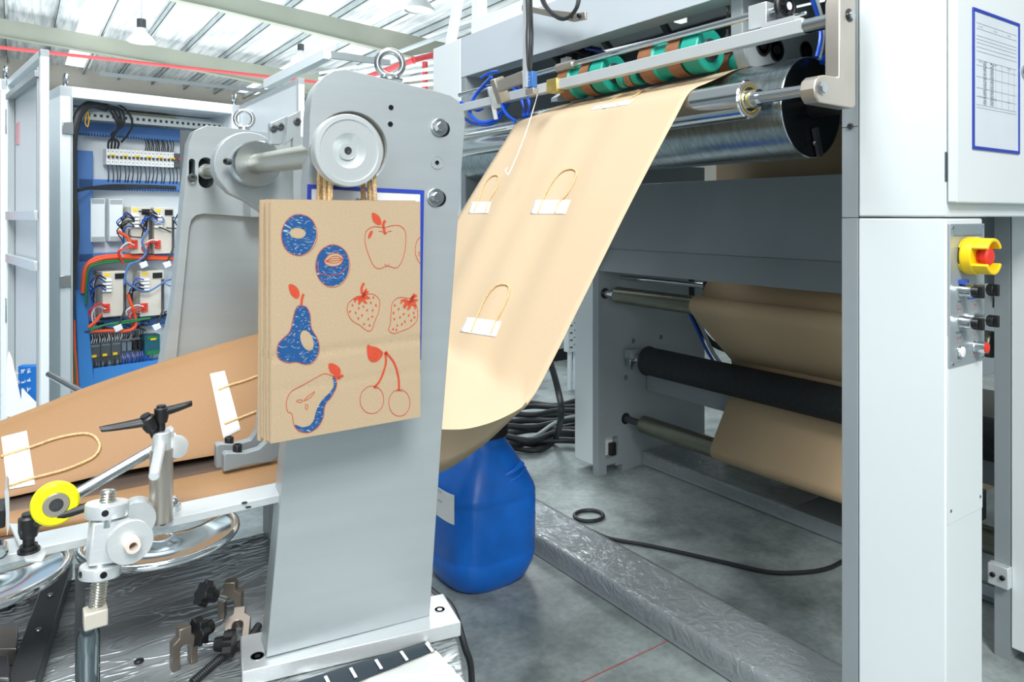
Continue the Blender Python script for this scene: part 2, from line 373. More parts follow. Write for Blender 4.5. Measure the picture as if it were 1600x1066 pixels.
# rails on floor between the sides
rail = MB().box((1.823, 1.066, 0.004), (2.059, 3.0, .084)).build('floor_rail', DGREY, pm, bevel=.002)
def film_mat():
    m = bpy.data.materials.new('wrapping_film'); m.use_nodes = True; t = m.node_tree; b = t.nodes['Principled BSDF']
    tcn = t.nodes.new('ShaderNodeTexCoord'); n = t.nodes.new('ShaderNodeTexNoise'); n.inputs['Scale'].default_value = 16; n.inputs['Detail'].default_value = 4; n.inputs['Distortion'].default_value = 2.2
    t.links.new(tcn.outputs['Object'], n.inputs[0])
    bp = t.nodes.new('ShaderNodeBump'); bp.inputs['Strength'].default_value = 1.0; bp.inputs['Distance'].default_value = .012; t.links.new(n.outputs['Fac'], bp.inputs['Height']); t.links.new(bp.outputs[0], b.inputs['Normal'])
    b.inputs['Base Color'].default_value = srgb('#AEB7BA'); b.inputs['Roughness'].default_value = .14; b.inputs['Alpha'].default_value = .55; b.inputs['Metallic'].default_value = .25
    return m
FILM = film_mat()
mb = MB(); rows = []
for i in range(90):
    y = 1.07+i*(1.9/89); row = []
    for j, (x, z) in enumerate([(1.8215, .02), (1.8215, .06), (1.8225, .0845), (1.845, .0862), (1.88, .0858), (1.92, .0862), (1.96, .0858), (2.0, .0862), (2.04, .0858), (2.0605, .0852), (2.0607, .05)]):
        row.append((x+random.uniform(-.0006, .0003), y, z+random.uniform(0, .0012)))
    rows.append(row)
mb.grid(rows).build('wrapping_film', FILM, rail, smooth=180)
# control panel on the near column
Yc = .8058
def cp(px, py, dy=0.): return at(px, py, Y=Yc-dy)
c0, c1 = cp(1480, 350), cp(1537, 573)
x0, x1 = XF+.006, 1.989-.002
zt, zb = c0.z, cp(1508, 568).z
pnl = MB().box((x0, Yc-.006, zb), (x1, Yc, zt)).build('control_panel', mat('panel_plate', '#A9B4B9', .3, .4), pm, bevel=.001)
W = x1-x0
def pc(u, v): return Vector((x0+W*u, Yc-.006, zt+(zb-zt)*v))
MB().box(tuple(pc(.08, .08)+Vector((0, -.003, 0))), tuple(pc(.92, .01)+Vector((0, 0, 0)))).build('display_window', mat('meter_window', '#8FA2AE', .1, .3), pnl)
mb = MB()
for u in (.07, .93):
    for v in (.025, .975): mb.lathe(pc(u, v), (0, -1, 0), [(0, .004), (.002, .004), (.003, .002)], 12)
mb.build('panel_screws', STEEL, pnl)
mb = MB()
for u in (.08, .93):
    for z in (.75, 1.13): mb.lathe((x0+W*u, Yc, z), (0, -1, 0), [(0, .0045), (.002, .0045), (.0035, .002)], 12)
mb.build('cover_screws', STEEL, pm)
MB().box((x0, Yc-.0015, .72), (x1, Yc, 1.165)).build('access_plate', WHITE, pm, bevel=.0006)
def ruled(u, v, w_, h, t, m, name, dep=.001):
    a = pc(u, v); return MB().box((a.x-w_/2, a.y-dep, a.z-h/2), (a.x+w_/2, a.y, a.z+h/2)).build(name, m, pnl)
TXT = mat('print_dark', '#3A444C', .6); TXR = mat('print_red', '#C8434B', .6); TXB = mat('print_blue', '#3356B8', .6)
def knob(u, v):
    a = pc(u, v); b = MB().lathe(a, (0, -1, 0), [(0, .0155), (.004, .0155), (.006, .0145), (.026, .0145), (.028, .0125)], 28).build('selector_switch', CHROME, pnl)
    MB().lathe(a+Vector((0, -.028, 0)), (0, -1, 0), [(0, .0135), (.014, .0125), (.014, .0)], 24).box((a.x-.006, a.y-.052, a.z-.014), (a.x+.004, a.y-.03, a.z+.014)).build('switch_lever', BLACK, b, bevel=.001)
for v in (.47, .69):
    for u in (.28, .72): knob(u, v)
for (u, v, mm) in ((.28, .90, PAPW), (.70, .885, RED)):
    a = pc(u, v); dd = .004 if mm is PAPW else .026
    b = MB().lathe(a, (0, -1, 0), [(0, .0155), (.003, .0155), (.005, .014), (dd, .014)], 28).build('push_button', CHROME, pnl)
    MB().lathe(a+Vector((0, -dd, 0)), (0, -1, 0), [(0, .0125), (.003, .0125), (.004, .010), (.004, 0)], 24).build('button_cap', mm, b)
# engraved legends as small glyph strokes
def glyph_row(parent, o, du, dv, nrm, n, size, m, name, seedv=1, off=.0006, kind='cjk'):
    rnd = random.Random(seedv); mb = MB(); du, dv, nrm = Vector(du), Vector(dv), Vector(nrm)
    for i in range(n):
        c = Vector(o)+du*size*1.15*i; st = size*.09
        for _ in range(5 if kind == 'cjk' else 2):
            if rnd.random() < .55:
                y = rnd.uniform(.1, .9)*size; a0 = rnd.uniform(0, .25)*size; a1 = rnd.uniform(.6, .95)*size
                P = [c+du*a0+dv*y, c+du*a1+dv*y, c+du*a1+dv*(y+st), c+du*a0+dv*(y+st)]
            else:
                x = rnd.uniform(.1, .85)*size; a0 = rnd.uniform(0, .3)*size; a1 = rnd.uniform(.6, .95)*size
                P = [c+du*x+dv*a0, c+du*(x+st)+dv*a0, c+du*(x+st)+dv*a1, c+du*x+dv*a1]
            mb.face([mb.v(p+nrm*off) for p in P])
    return mb.build(name, m, parent, smooth=0)
for i, (u, v, mm, n) in enumerate(((.2, .56, TXT, 2), (.62, .545, TXT, 3), (.2, .61, TXR, 2), (.66, .60, TXR, 2), (.15, .78, TXT, 4), (.62, .765, TXT, 3), (.2, .82, TXR, 2), (.68, .815, TXR, 1), (.2, .955, TXT, 2), (.66, .945, TXR, 2))):
    glyph_row(pnl, pc(u, v), X_, Z_, -Y_, n, .0085, mm, 'printed_legend', 20+i)
    glyph_row(pnl, pc(u-.04, v)+Vector((0, 0, -.007)), X_, Z_, -Y_, n*3, .004, mm, 'printed_legend', 60+i, kind='lat')
ruled(.3, .405, .03, .008, .001, TXB, 'blue_tag', .012); ruled(.6, .53, .04, .006, .001, TXB, 'blue_tag', .002)
# emergency stops with yellow shrouds
def estop(u, v, closed=False):
    a = pc(u, v); r = .043; mb = MB(); n = 28
    prof_o, prof_i = [], []
    outer = []
    for part in ((28, 152), (208, 332)):
        ring = []
        for k in range(15):
            th = math.radians(part[0]+(part[1]-part[0])*k/14); ring.append((math.cos(th), math.sin(th)))
        P = [a+Vector((x*r*1.05, 0, y*r)) for x, y in ring]+[a+Vector((x*r*.82, 0, y*r*.80)) for x, y in ring[::-1]]
        mb.prism(P, [], (0, -.064, 0))
    if closed: mb.lathe(a, (0, -1, 0), [(0, r*1.03), (.050, r*1.03), (.050, r*.82), (0, r*.8)], 32, cap=False)
    mb.lathe(a, (0, -1, 0), [(0, r*.8), (.006, r*1.06), (.030, r*1.06), (.030, 0)], 28)
    sh = mb.build('stop_shroud', YELP, pnl, bevel=.002)
    MB().lathe(a+Vector((0, -.028, 0)), (0, -1, 0), [(0, .016), (.012, .016), (.014, .023), (.024, .023), (.029, .018), (.03, 0)], 28).build('stop_button', RED, sh)
estop(.42, .225)
# document holder on the door
Yd = .7815
dh = thing('document_holder', 'blue-framed inspection sheet in a clear sleeve on the white machine door', 'document holder', at(1555, 235, Y=Yd))
D0, D1 = at(1519, 12, Y=Yd), at(1592, 12, Y=Yd); zb_ = at(1519, 233, Y=Yd).z; zt_ = at(1519, 11, Y=Yd).z
mb = MB(); bw = .008
outer = [(D0.x, Yd, zb_), (D1.x, Yd, zb_), (D1.x, Yd, zt_), (D0.x, Yd, zt_)]; inner = [(D0.x+bw, Yd, zb_+bw), (D1.x-bw, Yd, zb_+bw), (D1.x-bw, Yd, zt_-bw), (D0.x+bw, Yd, zt_-bw)]
mb.prism(outer, [inner], (0, -.003, 0)).build('frame', BLUEF, dh, bevel=.0006)
sheet = MB().box((D0.x+bw*.6, Yd-.0012, zb_+bw*.6), (D1.x-bw*.6, Yd-.0004, zt_-bw*.6)).build('paper_sheet', mat('printed_sheet', '#DDE6EE', .25, coat=.6), dh)
LINE = mat('thin_print', '#9AA6B2', .6); mb = MB(); H = zt_-zb_; Wd = D1.x-D0.x
for i, f in enumerate([.10, .14, .19, .215, .24, .27, .30, .36, .40, .48, .56, .62, .68, .70]):
    z = zt_-H*f; mb.box((D0.x+.02, Yd-.0018, z-.0005), (D1.x-.02, Yd-.0013, z+.0005))
for f in (.35, .47, .6, .75, .87): mb.box((D0.x+Wd*f-.0004, Yd-.0018, zt_-H*.68), (D0.x+Wd*f+.0004, Yd-.0013, zt_-H*.36))
mb.build('table_lines', LINE, sheet)
for k in range(16):
    for q in range(2):
        glyph_row(sheet, Vector((D0.x+Wd*(.21+.15*q), Yd-.0013, zt_-H*(.385+.0195*k))), X_*.45, Z_, -Y_, 4, .0085, TXT, 'printed_block', 5+k+q*31)
for k in range(9): glyph_row(sheet, Vector((D0.x+Wd*(.12+.3*(k % 3)), Yd-.0013, zt_-H*(.13+.25*(k//3)))), X_, Z_, -Y_, 3, .006, LINE, 'printed_words', 90+k)
# ---------------- rollers
YB, YE = 1.2, 2.97
dr = MB().lathe((1.875, YB, 1.76), Y_, [(0, .143), (.002, .145), (YE-YB, .145)], 72).build('drum_roller', DRUMM, pm)
MB().lathe((1.875, YB-.0015, 1.76), Y_, [(0, 0), (0, .142), (.001, .142)], 64).build('end_disc', BLKD, dr)
MB().lathe((1.875, 1.062, 1.76), Y_, [(0, .03), (.14, .03)], 24).build('shaft', BLACK, dr)
MB().beam((1.875, 1.19, 1.70), (1.90, 1.19, 1.62), .01, .02).lathe((1.865, 1.185, 1.655), (0, -1, 0), [(0, .008), (.006, .006)], 8).build('end_clip', GUN, dr)
idl = MB().lathe((1.65, 1.241, 1.768), Y_, [(0, .050), (.004, .054), (1.70, .054)], 48).build('idler_roller', CHROME, pm)
MB().lathe((1.65, 1.2395, 1.768), Y_, [(.0, .050), (.0, .041), (.002, .041), (.002, .050)], 40, cap=False).build('end_ring', NICK, idl)
MB().lathe((1.65, 1.238, 1.768), Y_, [(.0, .041), (.0, .035), (.003, .033), (.006, .030)], 40, cap=False).build('bearing_seal', BRASS, idl)
MB().lathe((1.65, 1.241, 1.768), Y_, [(.002, 0), (.002, .034), (.004, .034)], 32).build('bearing', XGREY, idl)
MB().lathe((1.65, 1.04, 1.768), Y_, [(0, .0165), (.17, .0165), (.17, .024), (.2, .026)], 32).build('shaft', CHROME, idl)
# bracket arm
arm = MB()
pts = [at(x, y, Y=1.0) for x, y in ((1274, 150), (1272, 138), (1275, 124), (1281, 118), (1289, 117), (1312, 121), (1312, 0), (1320, -25), (1337, -25), (1337, 166), (1332, 169), (1280, 160))]
arm.prism(pts, [], (0, .040, 0))
ao = arm.build('bracket_arm', NICK, pm, bevel=.003)
for (px, py) in ((1303, 44), (1303, 107)):
    pass
fx = at(1313, 60, Y=1.0).x-.0008
for z in (at(1312, 44, Y=1.0).z, at(1312, 107, Y=1.0).z):
    MB().lathe((fx, 1.0235, z), (-1, 0, 0), [(0, .0), (0, .0105), (.0005, .0105)], 20).build('bolt_hole', BLKD, ao)
nut = at(1283, 138, Y=1.0)
MB().lathe((nut.x, 1.0, nut.z), (0, -1, 0), [(0, .017), (.004, .0165), (.004, .014), (.010, .0125), (.011, 0)], 6).build('hex_nut', STEEL, ao, smooth=20)
b2 = at(1327, 24, Y=1.0)
MB().lathe((b2.x, .9995, b2.z), (0, -1, 0), [(0, 0), (0, .017), (.0006, .017)], 24).build('slot_recess', BLKD, ao)
MB().lathe((b2.x+.003, .999, b2.z), (0, -1, 0), [(0, .011), (.008, .0105), (.008, 0)], 20).build('screw', STEEL, ao)
# bars above the idler
MB().box((XF+.0225, 1.45, .055), (XF+.0228, 1.452, .075)).build('red_mark', mat('red_chalk', '#B04A4A', .9), rail)
bar = MB().box((1.684, 1.105, 1.928), (1.716, 2.92, 1.965)).build('square_bar', ALU, pm, bevel=.002)
MB().cyl((1.70, 1.02, 1.945), (1.70, 1.105, 1.945), .019).build('bar_sleeve', STEEL, bar)
rod = MB().cyl((1.74, 1.24, 2.025), (1.74, 2.95, 2.025), .0115).build('guide_rod', CHROME, pm)
MB().cyl((1.74, 2.10, 2.025), (1.74, 2.20, 2.025), .017).build('rod_collar', NICK, rod)
hb = at(1180, 27, Y=1.22)
blk = MB().obox((1.735, 1.265, 2.012), X_, Y_, Z_, (.022, .03, .034)).build('clamp_block', ALU, pm, bevel=.002)
MB().prism([(1.685, 1.23, 1.966), (1.685, 1.13, 1.966), (1.73, 1.13, 1.966), (1.757, 1.23, 1.966)], [], (0, 0, .012)).build('clamp_foot', ALU, blk)
hw = MB(); hc = Vector((1.735, 1.19, 2.022)); hw.torus(hc, Y_, .037, .0085, 36, 10)
for k in range(3):
    th = 2*math.pi*k/3+.4; hw.beam(hc, hc+Vector((math.cos(th)*.036, 0, math.sin(th)*.036)), .01, .012)
hw.lathe(hc+Vector((0, .01, 0)), (0, -1, 0), [(0, .016), (.022, .014)], 20)
hwo = hw.build('handwheel', BLACK, pm)
MB().lathe(hc+Vector((0, -.0125, 0)), (0, -1, 0), [(0, .011), (.001, .011)], 20).build('hub_cap', PAPW, hwo)
MB().lathe(hc+Vector((.005, -.005, -.030)), (0, -1, 0), [(0, .005), (.01, .0065), (.055, .0065), (.058, .004)], 16).build('crank_handle', CHROME, hwo)
MB().cyl(hc+Vector((0, .01, 0)), hc+Vector((0, .075, 0)), .009).build('wheel_shaft', STEEL, hwo)
bs = MB().obox((1.70, 2.16, 1.946), X_, Y_, Z_, (.024, .032, .026)).build('brass_block', BRASS, bar, bevel=.004)
# bearing plate with black bearings
bp_ = [(1.86, 1.94), (1.88, 1.915), (2.3, 1.93), (2.3, 2.32), (1.84, 2.32), (1.84, 1.98)]
bp = MB().prism([(x, 1.412, z) for x, z in bp_], [], (0, .045, 0)).build('bearing_plate', GREY, pm, bevel=.004)
for (px, py, r) in ((1192, 70, .036), (1213, 78, .038), (1259, 80, .034)):
    c = at(px, py, Y=1.411); m_ = MB().lathe(c, (0, -1, 0), [(0, r), (.004, r*.95), (.004, r*.8), (-.0, r*.78), (-.0, r*.45), (.006, r*.42), (.006, 0)], 32).build('bearing_housing', BLACK, bp)
# pressing wheels
def wheel(X, z, y0, y1, r, bands):
    c = (X, y0, z); wd = y1-y0
    w_ = MB().lathe(c, Y_, [(.004, r*.55), (0, r*.72), (0, r*.94), (.004, r), (wd*.25, r), (wd*.27, r*.88), (wd*.73, r*.88), (wd*.75, r), (wd-.004, r), (wd, r*.94), (wd, r*.5)], 40).build('pressing_wheel', TEAL, pm)
    for (a, b) in bands: MB().lathe((X, y0+a*wd, z), Y_, [(0, r*.99), (0, r*1.02), ((b-a)*wd, r*1.02), ((b-a)*wd, r*.99)], 40, cap=False).build('copper_band', COPP, w_)
    MB().lathe((X, y0-.002, z), Y_, [(0, 0), (0, r*.24), (.001, r*.24), (.001, r*.28), (-.002, r*.3), (-.002, r*.5), (.003, r*.54)], 28).build('ball_bearing', GUN, w_)
    return w_
wheel(1.80, 1.972, 1.94, 2.20, .068, ((.29, .48), (.76, .99)))
wheel(1.80, 1.972, 1.50, 1.76, .068, ((.29, .50), (.76, .99)))
wheel(1.80, 1.945, 1.80, 1.90, .036, ((.3, .6),))
wheel(1.93, 1.945, 1.47, 1.60, .036, ((.3, .6),))
MB().cyl((1.80, 1.46, 1.972), (1.80, 2.95, 1.972), .013).build('wheel_axle', GUN, pm)
MB().prism([(1.83, 2.28, 2.1), (1.85, 2.28, 2.1), (1.85, 2.28, 1.96), (1.80, 2.28, 1.93), (1.80, 2.28, 1.915), (1.86, 2.28, 1.92), (1.875, 2.28, 1.94), (1.875, 2.28, 2.1)], [], (0, .04, 0)).build('curved_guide', ALU, pm)
# sensor mast with cables and feeler wire
p0, p1 = at(822, -30, Y=2.10), at(822, 137, Y=2.10)
mast = MB().obox((p0+p1)/2, X_, Y_, Z_, (.007, .012, (p0-p1).length/2)).build('sensor_mast', ALU, pm, bevel=.001)
sb = at(831, 125, Y=2.08)
sw = MB().obox(sb, X_, Y_, Z_, (.012, .018, .029)).build('limit_switch', mat('blue_switch_body', '#3C6EAE', .4), mast, bevel=.003)
glyph_row(sw, sb+Vector((-.0125, .012, .006)), -Y_, Z_, -X_, 3, .006, PAPW, 'printed_mark', 3); glyph_row(sw, sb+Vector((-.0125, .012, -.006)), -Y_, Z_, -X_, 3, .006, PAPW, 'printed_mark', 4)
MB().obox(sb+Vector((0, -.0, -.042)), X_, Y_, Z_, (.012, .024, .011)).build('lever_head', NICK, mast, bevel=.002)
MB().tube([at(840, 146, X=1.57), at(835, 165, X=1.54), at(819, 215, X=1.45), at(797, 268, X=1.36), at(793, 272, X=1.355), at(790, 266, X=1.355), at(793, 262, X=1.36)], .0016, 6, sm=4).build('feeler_wire', PAPW, mast)
for dx in (0, 5, 9):
    MB().tube([at(822+dx*.8, -25, Y=2.09), at(824+dx*.8, 30, Y=2.085), at(823+dx, 60, Y=2.085), at(825+dx*.6, 100, Y=2.08), at(829, 112, Y=2.08)], .0042, 8, sm=4).build('sensor_cable', RUB, mast)
br = MB(); a, b = at(817, 9, Y=2.07), at(912, 27, Y=2.07)
a = at(815, 12, X=1.74); b = at(914, 22, X=1.74)
br.prism([a+Z_*.012, a-Z_*.012, at(895, 34, X=1.74), at(914, 30, X=1.74), at(914, 18, X=1.74), at(905, 20, X=1.74), at(850, 14, X=1.74)], [], (.012, 0, 0))
bro = br.build('mast_bracket', NICK, pm, bevel=.002)
for px in (893, 906):
    mb = MB(); capscrew(mb, at(px, 25, X=1.738), (-1, 0, 0), .008, .01); mb.build('cap_screw', BLACK, bro)
for k in range(2):
    MB().tube([at(846-k*3, -20, X=1.70), at(852-k*4, 5, X=1.69), at(866, 22+k*3, X=1.68), at(884, 28+k*2, X=1.68), at(900+k*2, 12, X=1.68), at(905+k*3, -20, X=1.70)], .0055, 8, sm=6).build('loop_cable', RUB, pm)
# pneumatic clamp at the left end of the bar
cl = MB(); a, b = at(783, 148, Y=2.28), at(817, 126, Y=2.22)
cl.beam(at(780, 135, Y=2.3), at(820, 120, Y=2.15), .02, .045); cl.beam(at(776, 122, Y=2.35), at(788, 160, Y=2.35), .03, .05, (1, 0, 0))
clo = cl.build('pneumatic_clamp', NICK, pm, bevel=.003)
MB().beam(at(768, 135, Y=2.42), at(776, 170, Y=2.42), .014, .04, (1, 0, 0)).build('valve_body', ALU, clo, bevel=.002)
MB().beam(at(770, 160, Y=2.42), at(775, 187, Y=2.42), .012, .016, (1, 0, 0)).build('finger', PAPW, clo, bevel=.003)
MB().beam(at(780, 130, Y=2.36), at(784, 158, Y=2.36), .02, .03, (1, 0, 0)).build('clamp_body', XGREY, clo, bevel=.002)
MB().tube([at(752, 122, Y=2.5), at(765, 114, Y=2.45), at(778, 112, Y=2.4)], .006, 8, sm=4).build('fitting', BLUEH, clo)
def hose(pts, r=.008, m=BLUEH):
    return MB().tube(pts, r, 8, sm=7).build('air_hose', m, pm)
X1 = 1.72
hose([at(768, 120, X=X1), at(742, 150, X=X1), at(734, 175, X=X1-.02), at(748, 190, X=X1-.03), at(770, 188, X=X1-.02), at(785, 165, X=X1), at(790, 145, X=X1)])
hose([at(725, 185, X=X1), at(745, 194, X=X1), at(775, 190, X=X1), at(800, 150, X=X1)])
hose([at(786, 140, X=X1), at(785, 165, X=X1-.03), at(793, 180, X=X1-.04), at(806, 190, X=X1-.02)], .007)
hose([at(795, 130, X=X1+.03), at(812, 150, X=X1+.03), at(818, 170, X=X1+.02), at(819, 183, X=X1)])
hose([at(800, 128, X=X1+.05), at(822, 150, X=X1+.04), at(827, 165, X=X1+.03), at(824, 182, X=X1)])
hose([at(746, 118, X=1.95), at(742, 140, X=1.95), at(730, 158, X=1.95), at(715, 165, X=1.95)])
hose([at(720, 160, X=X1), at(745, 172, X=X1), at(758, 165, X=X1)])
hose([at(722, 243, X=1.8), at(735, 262, X=1.8), at(760, 275, X=1.8)]); hose([at(738, 243, X=1.8), at(748, 262, X=1.8), at(758, 262, X=1.8)])
hose([at(1262, -20, Y=1.18), at(1279, 30, Y=1.18), at(1282, 60, Y=1.17), at(1276, 90, Y=1.16)], .006)
hose([at(1270, -20, Y=1.17), at(1286, 35, Y=1.17), at(1285, 70, Y=1.17), at(1280, 92, Y=1.16)], .005, mat('clear_hose', '#B9C6CE', .2))
hose([at(1284, 98, Y=1.17), at(1297, 80, Y=1.17), at(1310, 70, Y=1.17)], .008)
hose([at(915, 76, X=2.0), at(928, 78, X=2.0), at(945, 82, X=2.0)], .006)
hose([at(885, 84, X=2.0), at(900, 80, X=2.0), at(915, 86, X=2.0)], .008, RUB)
for i in range(8):
    p = at(882+i*7, 88-(i % 3)*4, X=2.04); MB().obox(p, X_, Y_, Z_, (.02, .012+.004*(i % 2), .02+.006*(i % 3))).build('valve', BLACK if i % 2 else GUN, pm, bevel=.002)
for (px, py) in ((1137, 10), (1137, 30), (1137, 55)):
    MB().lathe(at(px, py, X=2.0), Z_, [(-.02, .004), (-.012, .009), (0, .009), (.004, .005), (.02, .005)], 12).build('adjusting_screw', NICK, pm)
# frame screws
for (px, py) in ((1329, 197),):
    mb = MB(); capscrew(mb, at(px, py, X=XF-.001), (-1, 0, 0), .008, .004); mb.build('cap_screw', GUN, pm)
MB().box((XF-.0004, 1.0205, 1.682), (XF+.001, 1.0655, 1.6835)).build('joint_line', BLACK, pm)

# ================================================================ UNWIND FRAME (behind)
uf = thing('unwind_frame', 'grey machine frame behind the gantry carrying paper rollers low down', 'machine frame', (3.0, 2.0, 0))
XB = 2.66
holes = []
def hole(px, py, r): c = at(px, py, Y=3.0); return circ(c, X_, Z_, r, 16)
o_ = [(XB, 3.0, 0), (XB+.06, 3.0, 0), (XB+.06, 3.0, .05), (XB+.13, 3.0, .05), (XB+.13, 3.0, .035), (XB+.18, 3.0, .035), (XB+.18, 3.0, 0), (3.54, 3.0, 0), (3.54, 3.0, 1.75), (XB, 3.0, 1.75)]
wq = [at(x, y, Y=3.0) for x, y in ((946, 684), (966, 681), (966, 712), (946, 718))]
MB().prism(o_, [hole(978, 590, .016), hole(990, 533, .014), hole(1033, 527, .014), hole(988, 575, .01), wq], (0, .048, 0)).build('side_plate', DGREY, uf, bevel=.0008)
MB().box((XB+.01, 3.05, .05), (XB+.03, 3.09, .2)).build('adjuster', BLACK, uf)
MB().obox(at(957, 703, Y=3.03), X_, Y_, Z_, (.02, .015, .04)).build('foot_screw', BLACK, uf, bevel=.004)
MB().box((XB, 3.05, .05), (3.54, 3.205, 1.75)).build('cover_panel', WHITE, uf, bevel=.003)
MB().box((XB, .995, 0), (3.54, 1.042, 1.75)).build('side_plate', DGREY, uf, bevel=.001)
MB().box((2.62, .90, 2.36), (3.6, 3.3, 2.42)).build('top_shade_cover', GREY, uf)  # unseen cover, added and sized to keep overhead light off the rollers
MB().box((3.95, 1.0, 1.25), (4.6, 3.2, 2.2)).build('rear_shade_housing', XGREY, uf)  # dark block added behind the rollers to keep the interior dim
MB().box((XB, .70, .045), (3.6, .993, 2.0)).build('cover_panel', WHITE, uf, bevel=.003)
mb = MB(); mb.box((XB-.03, .99, .24), (XB, 1.05, .31)); nb = mb.build('foot_bracket', ALU, uf, bevel=.003)
for y in (1.006, 1.034):
    mb = MB(); capscrew(mb, (XB-.03, y, .275), (-1, 0, 0), .008, .008); mb.build('cap_screw', BLACK, nb)
# beams
MB().box((2.72, 1.05, 1.264), (2.80, 2.995, 1.617)).build('cross_beam', DGREY, uf, bevel=.001)
MB().prism([(2.715, 1.05, 1.2635), (2.66, 1.05, 1.144), (2.70, 1.05, 1.144), (2.78, 1.05, 1.2635)], [], (0, 1.945, 0)).build('beam_flange', DGREY, uf)
MB().box((3.03, 1.05, .43), (3.09, 2.995, .53)).build('cross_member', DGREY, uf, bevel=.001)
fr = MB().box((2.995, 1.05, .004), (3.30, 2.995, .076)).build('floor_rail', DGREY, uf, bevel=.001)
mb = MB(); rows = []
for i in range(60):
    y = 2.02+i*(.97/59)
    rows.append([(x+random.uniform(-.001, 0), y, z+random.uniform(0, .0025)) for (x, z) in ((2.9935, .02), (2.9935, .06), (2.994, .0775), (3.03, .079), (3.08, .078), (3.15, .079), (3.22, .078), (3.30, .078))])
mb.grid(rows).build('wrapping_film', FILM, fr, smooth=180)
a, b = at(1234, 797, X=2.992), at(1320, 833, X=2.992)
MB().box((2.985, 1.05, .028), (2.994, 1.63, .066)).build('label_strip', mat('pale_metal_strip', '#C6D2D8', .3, .3), fr)
def roller(X, z, r, y0, y1, m, name='roller'):
    q = MB().lathe((X, y0, z), Y_, [(0, r*.93), (.004, r), (y1-y0-.004, r), (y1-y0, r*.93)], 40).build(name, m, uf); return q
ru = roller(2.708, 1.015, .045, 1.06, 2.90, OLIVE); MB().cyl((2.708, 2.9, 1.015), (2.708, 3.0, 1.015), .019).build('shaft', CHROME, ru)
MB().lathe((2.708, 3.0, 1.015), (0, -1, 0), [(0, .03), (.004, .03), (.004, 0)], 24).build('shaft_seat', BLACK, ru)
rb = roller(2.895, .641, .077, 1.06, 2.86, BLKR, 'rubber_roller')
MB().lathe((2.895, 2.86, .641), Y_, [(0, .05), (.02, .045), (.02, .03), (.14, .03)], 24).build('shaft', STEEL, rb)
MB().torus((2.895, 2.85, .641), Y_, .074, .008, 32, 8).build('sleeve_end', BLACK, rb)
cb = at(988, 561, Y=2.95)
MB().obox((2.895, 2.965, .66), X_, Y_, Z_, (.045, .03, .03)).build('bearing_block', DGREY, rb, bevel=.004)
MB().obox((2.86, 2.955, .62), X_, Y_, Z_, (.02, .02, .022)).build('clamp_piece', STEEL, rb, bevel=.003)
rl = roller(2.865, .29, .049, 1.06, 2.86, OLIVE); MB().cyl((2.865, 2.86, .29), (2.865, 3.0, .29), .019).build('shaft', GUN, rl)
MB().lathe((2.865, 3.0, .29), (0, -1, 0), [(0, .032), (.004, .032), (.004, 0)], 24).build('shaft_seat', BLACK, rl)
# gear shaft above upper roller
gs = MB().cyl((2.83, 2.35, 1.10), (2.83, 3.0, 1.10), .014).build('gear_shaft', CHROME, uf)
prof = []
mb = MB()
for k in range(16):
    th = 2*math.pi*k/16; mb.obox((2.83+math.cos(th)*.03, 2.36, 1.10+math.sin(th)*.03), (math.cos(th), 0, math.sin(th)), Y_, (-math.sin(th), 0, math.cos(th)), (.008, .02, .004))
mb.lathe((2.83, 2.34, 1.10), Y_, [(0, .03), (.04, .03)], 24).build('gear', GUN, gs)
MB().box((2.85, 2.2, 1.07), (2.9, 2.29, 1.13)).build('bearing_block', PAPW, gs, bevel=.003)
# lower interior machinery and cables
MB().tube([(3.1, 2.72, 1.1), (3.1, 2.7, .9), (3.12, 2.6, .76), (3.15, 2.45, .73), (3.2, 2.38, .8)], .016, 8, sm=6).build('cable', RUB, uf)
MB().tube([(3.2, 2.38, .82), (3.2, 2.4, .7), (3.22, 2.55, .5), (3.22, 2.56, .3), (3.22, 2.5, .1)], .018, 8, sm=6).build('cable', RUB, uf)
MB().tube([(3.05, 2.75, 1.0), (3.08, 2.68, .85), (3.1, 2.6, .7), (3.1, 2.5, .6)], .008, 8, sm=6).build('air_hose', BLUEH, uf)
MB().tube([(3.05, 2.72, 1.0), (3.08, 2.64, .85), (3.1, 2.56, .7), (3.1, 2.44, .6)], .010, 8, sm=6).build('air_hose', GREY, uf)
MB().box((3.35, 1.4, .12), (3.5, 2.7, .25)).build('drive_housing', BLACK, uf, bevel=.004)
for i in range(5): MB().box((3.34, 2.2-i*.12, .16), (3.35, 2.24-i*.12, .21)).build('housing_slot', CABW, uf)
# parts seen above the cross beam
MB().lathe((2.95, 2.25, 1.66), Y_, [(0, .014), (0, .02), (.0, .06), (.06, .06)], 28).build('drive_disc', GUN, uf)
MB().box((2.92, 2.02, 1.60), (2.98, 2.1, 1.70)).build('drive_block', STEEL, uf, bevel=.004)
MB().box((2.95, 2.0, 1.5), (3.0, 2.9, 1.58)).build('drive_beam', XGREY, uf)
MB().beam((2.9, 2.0, 1.75), (2.95, 1.96, 1.55), .08, .05).build('drive_strut', GREY, uf)
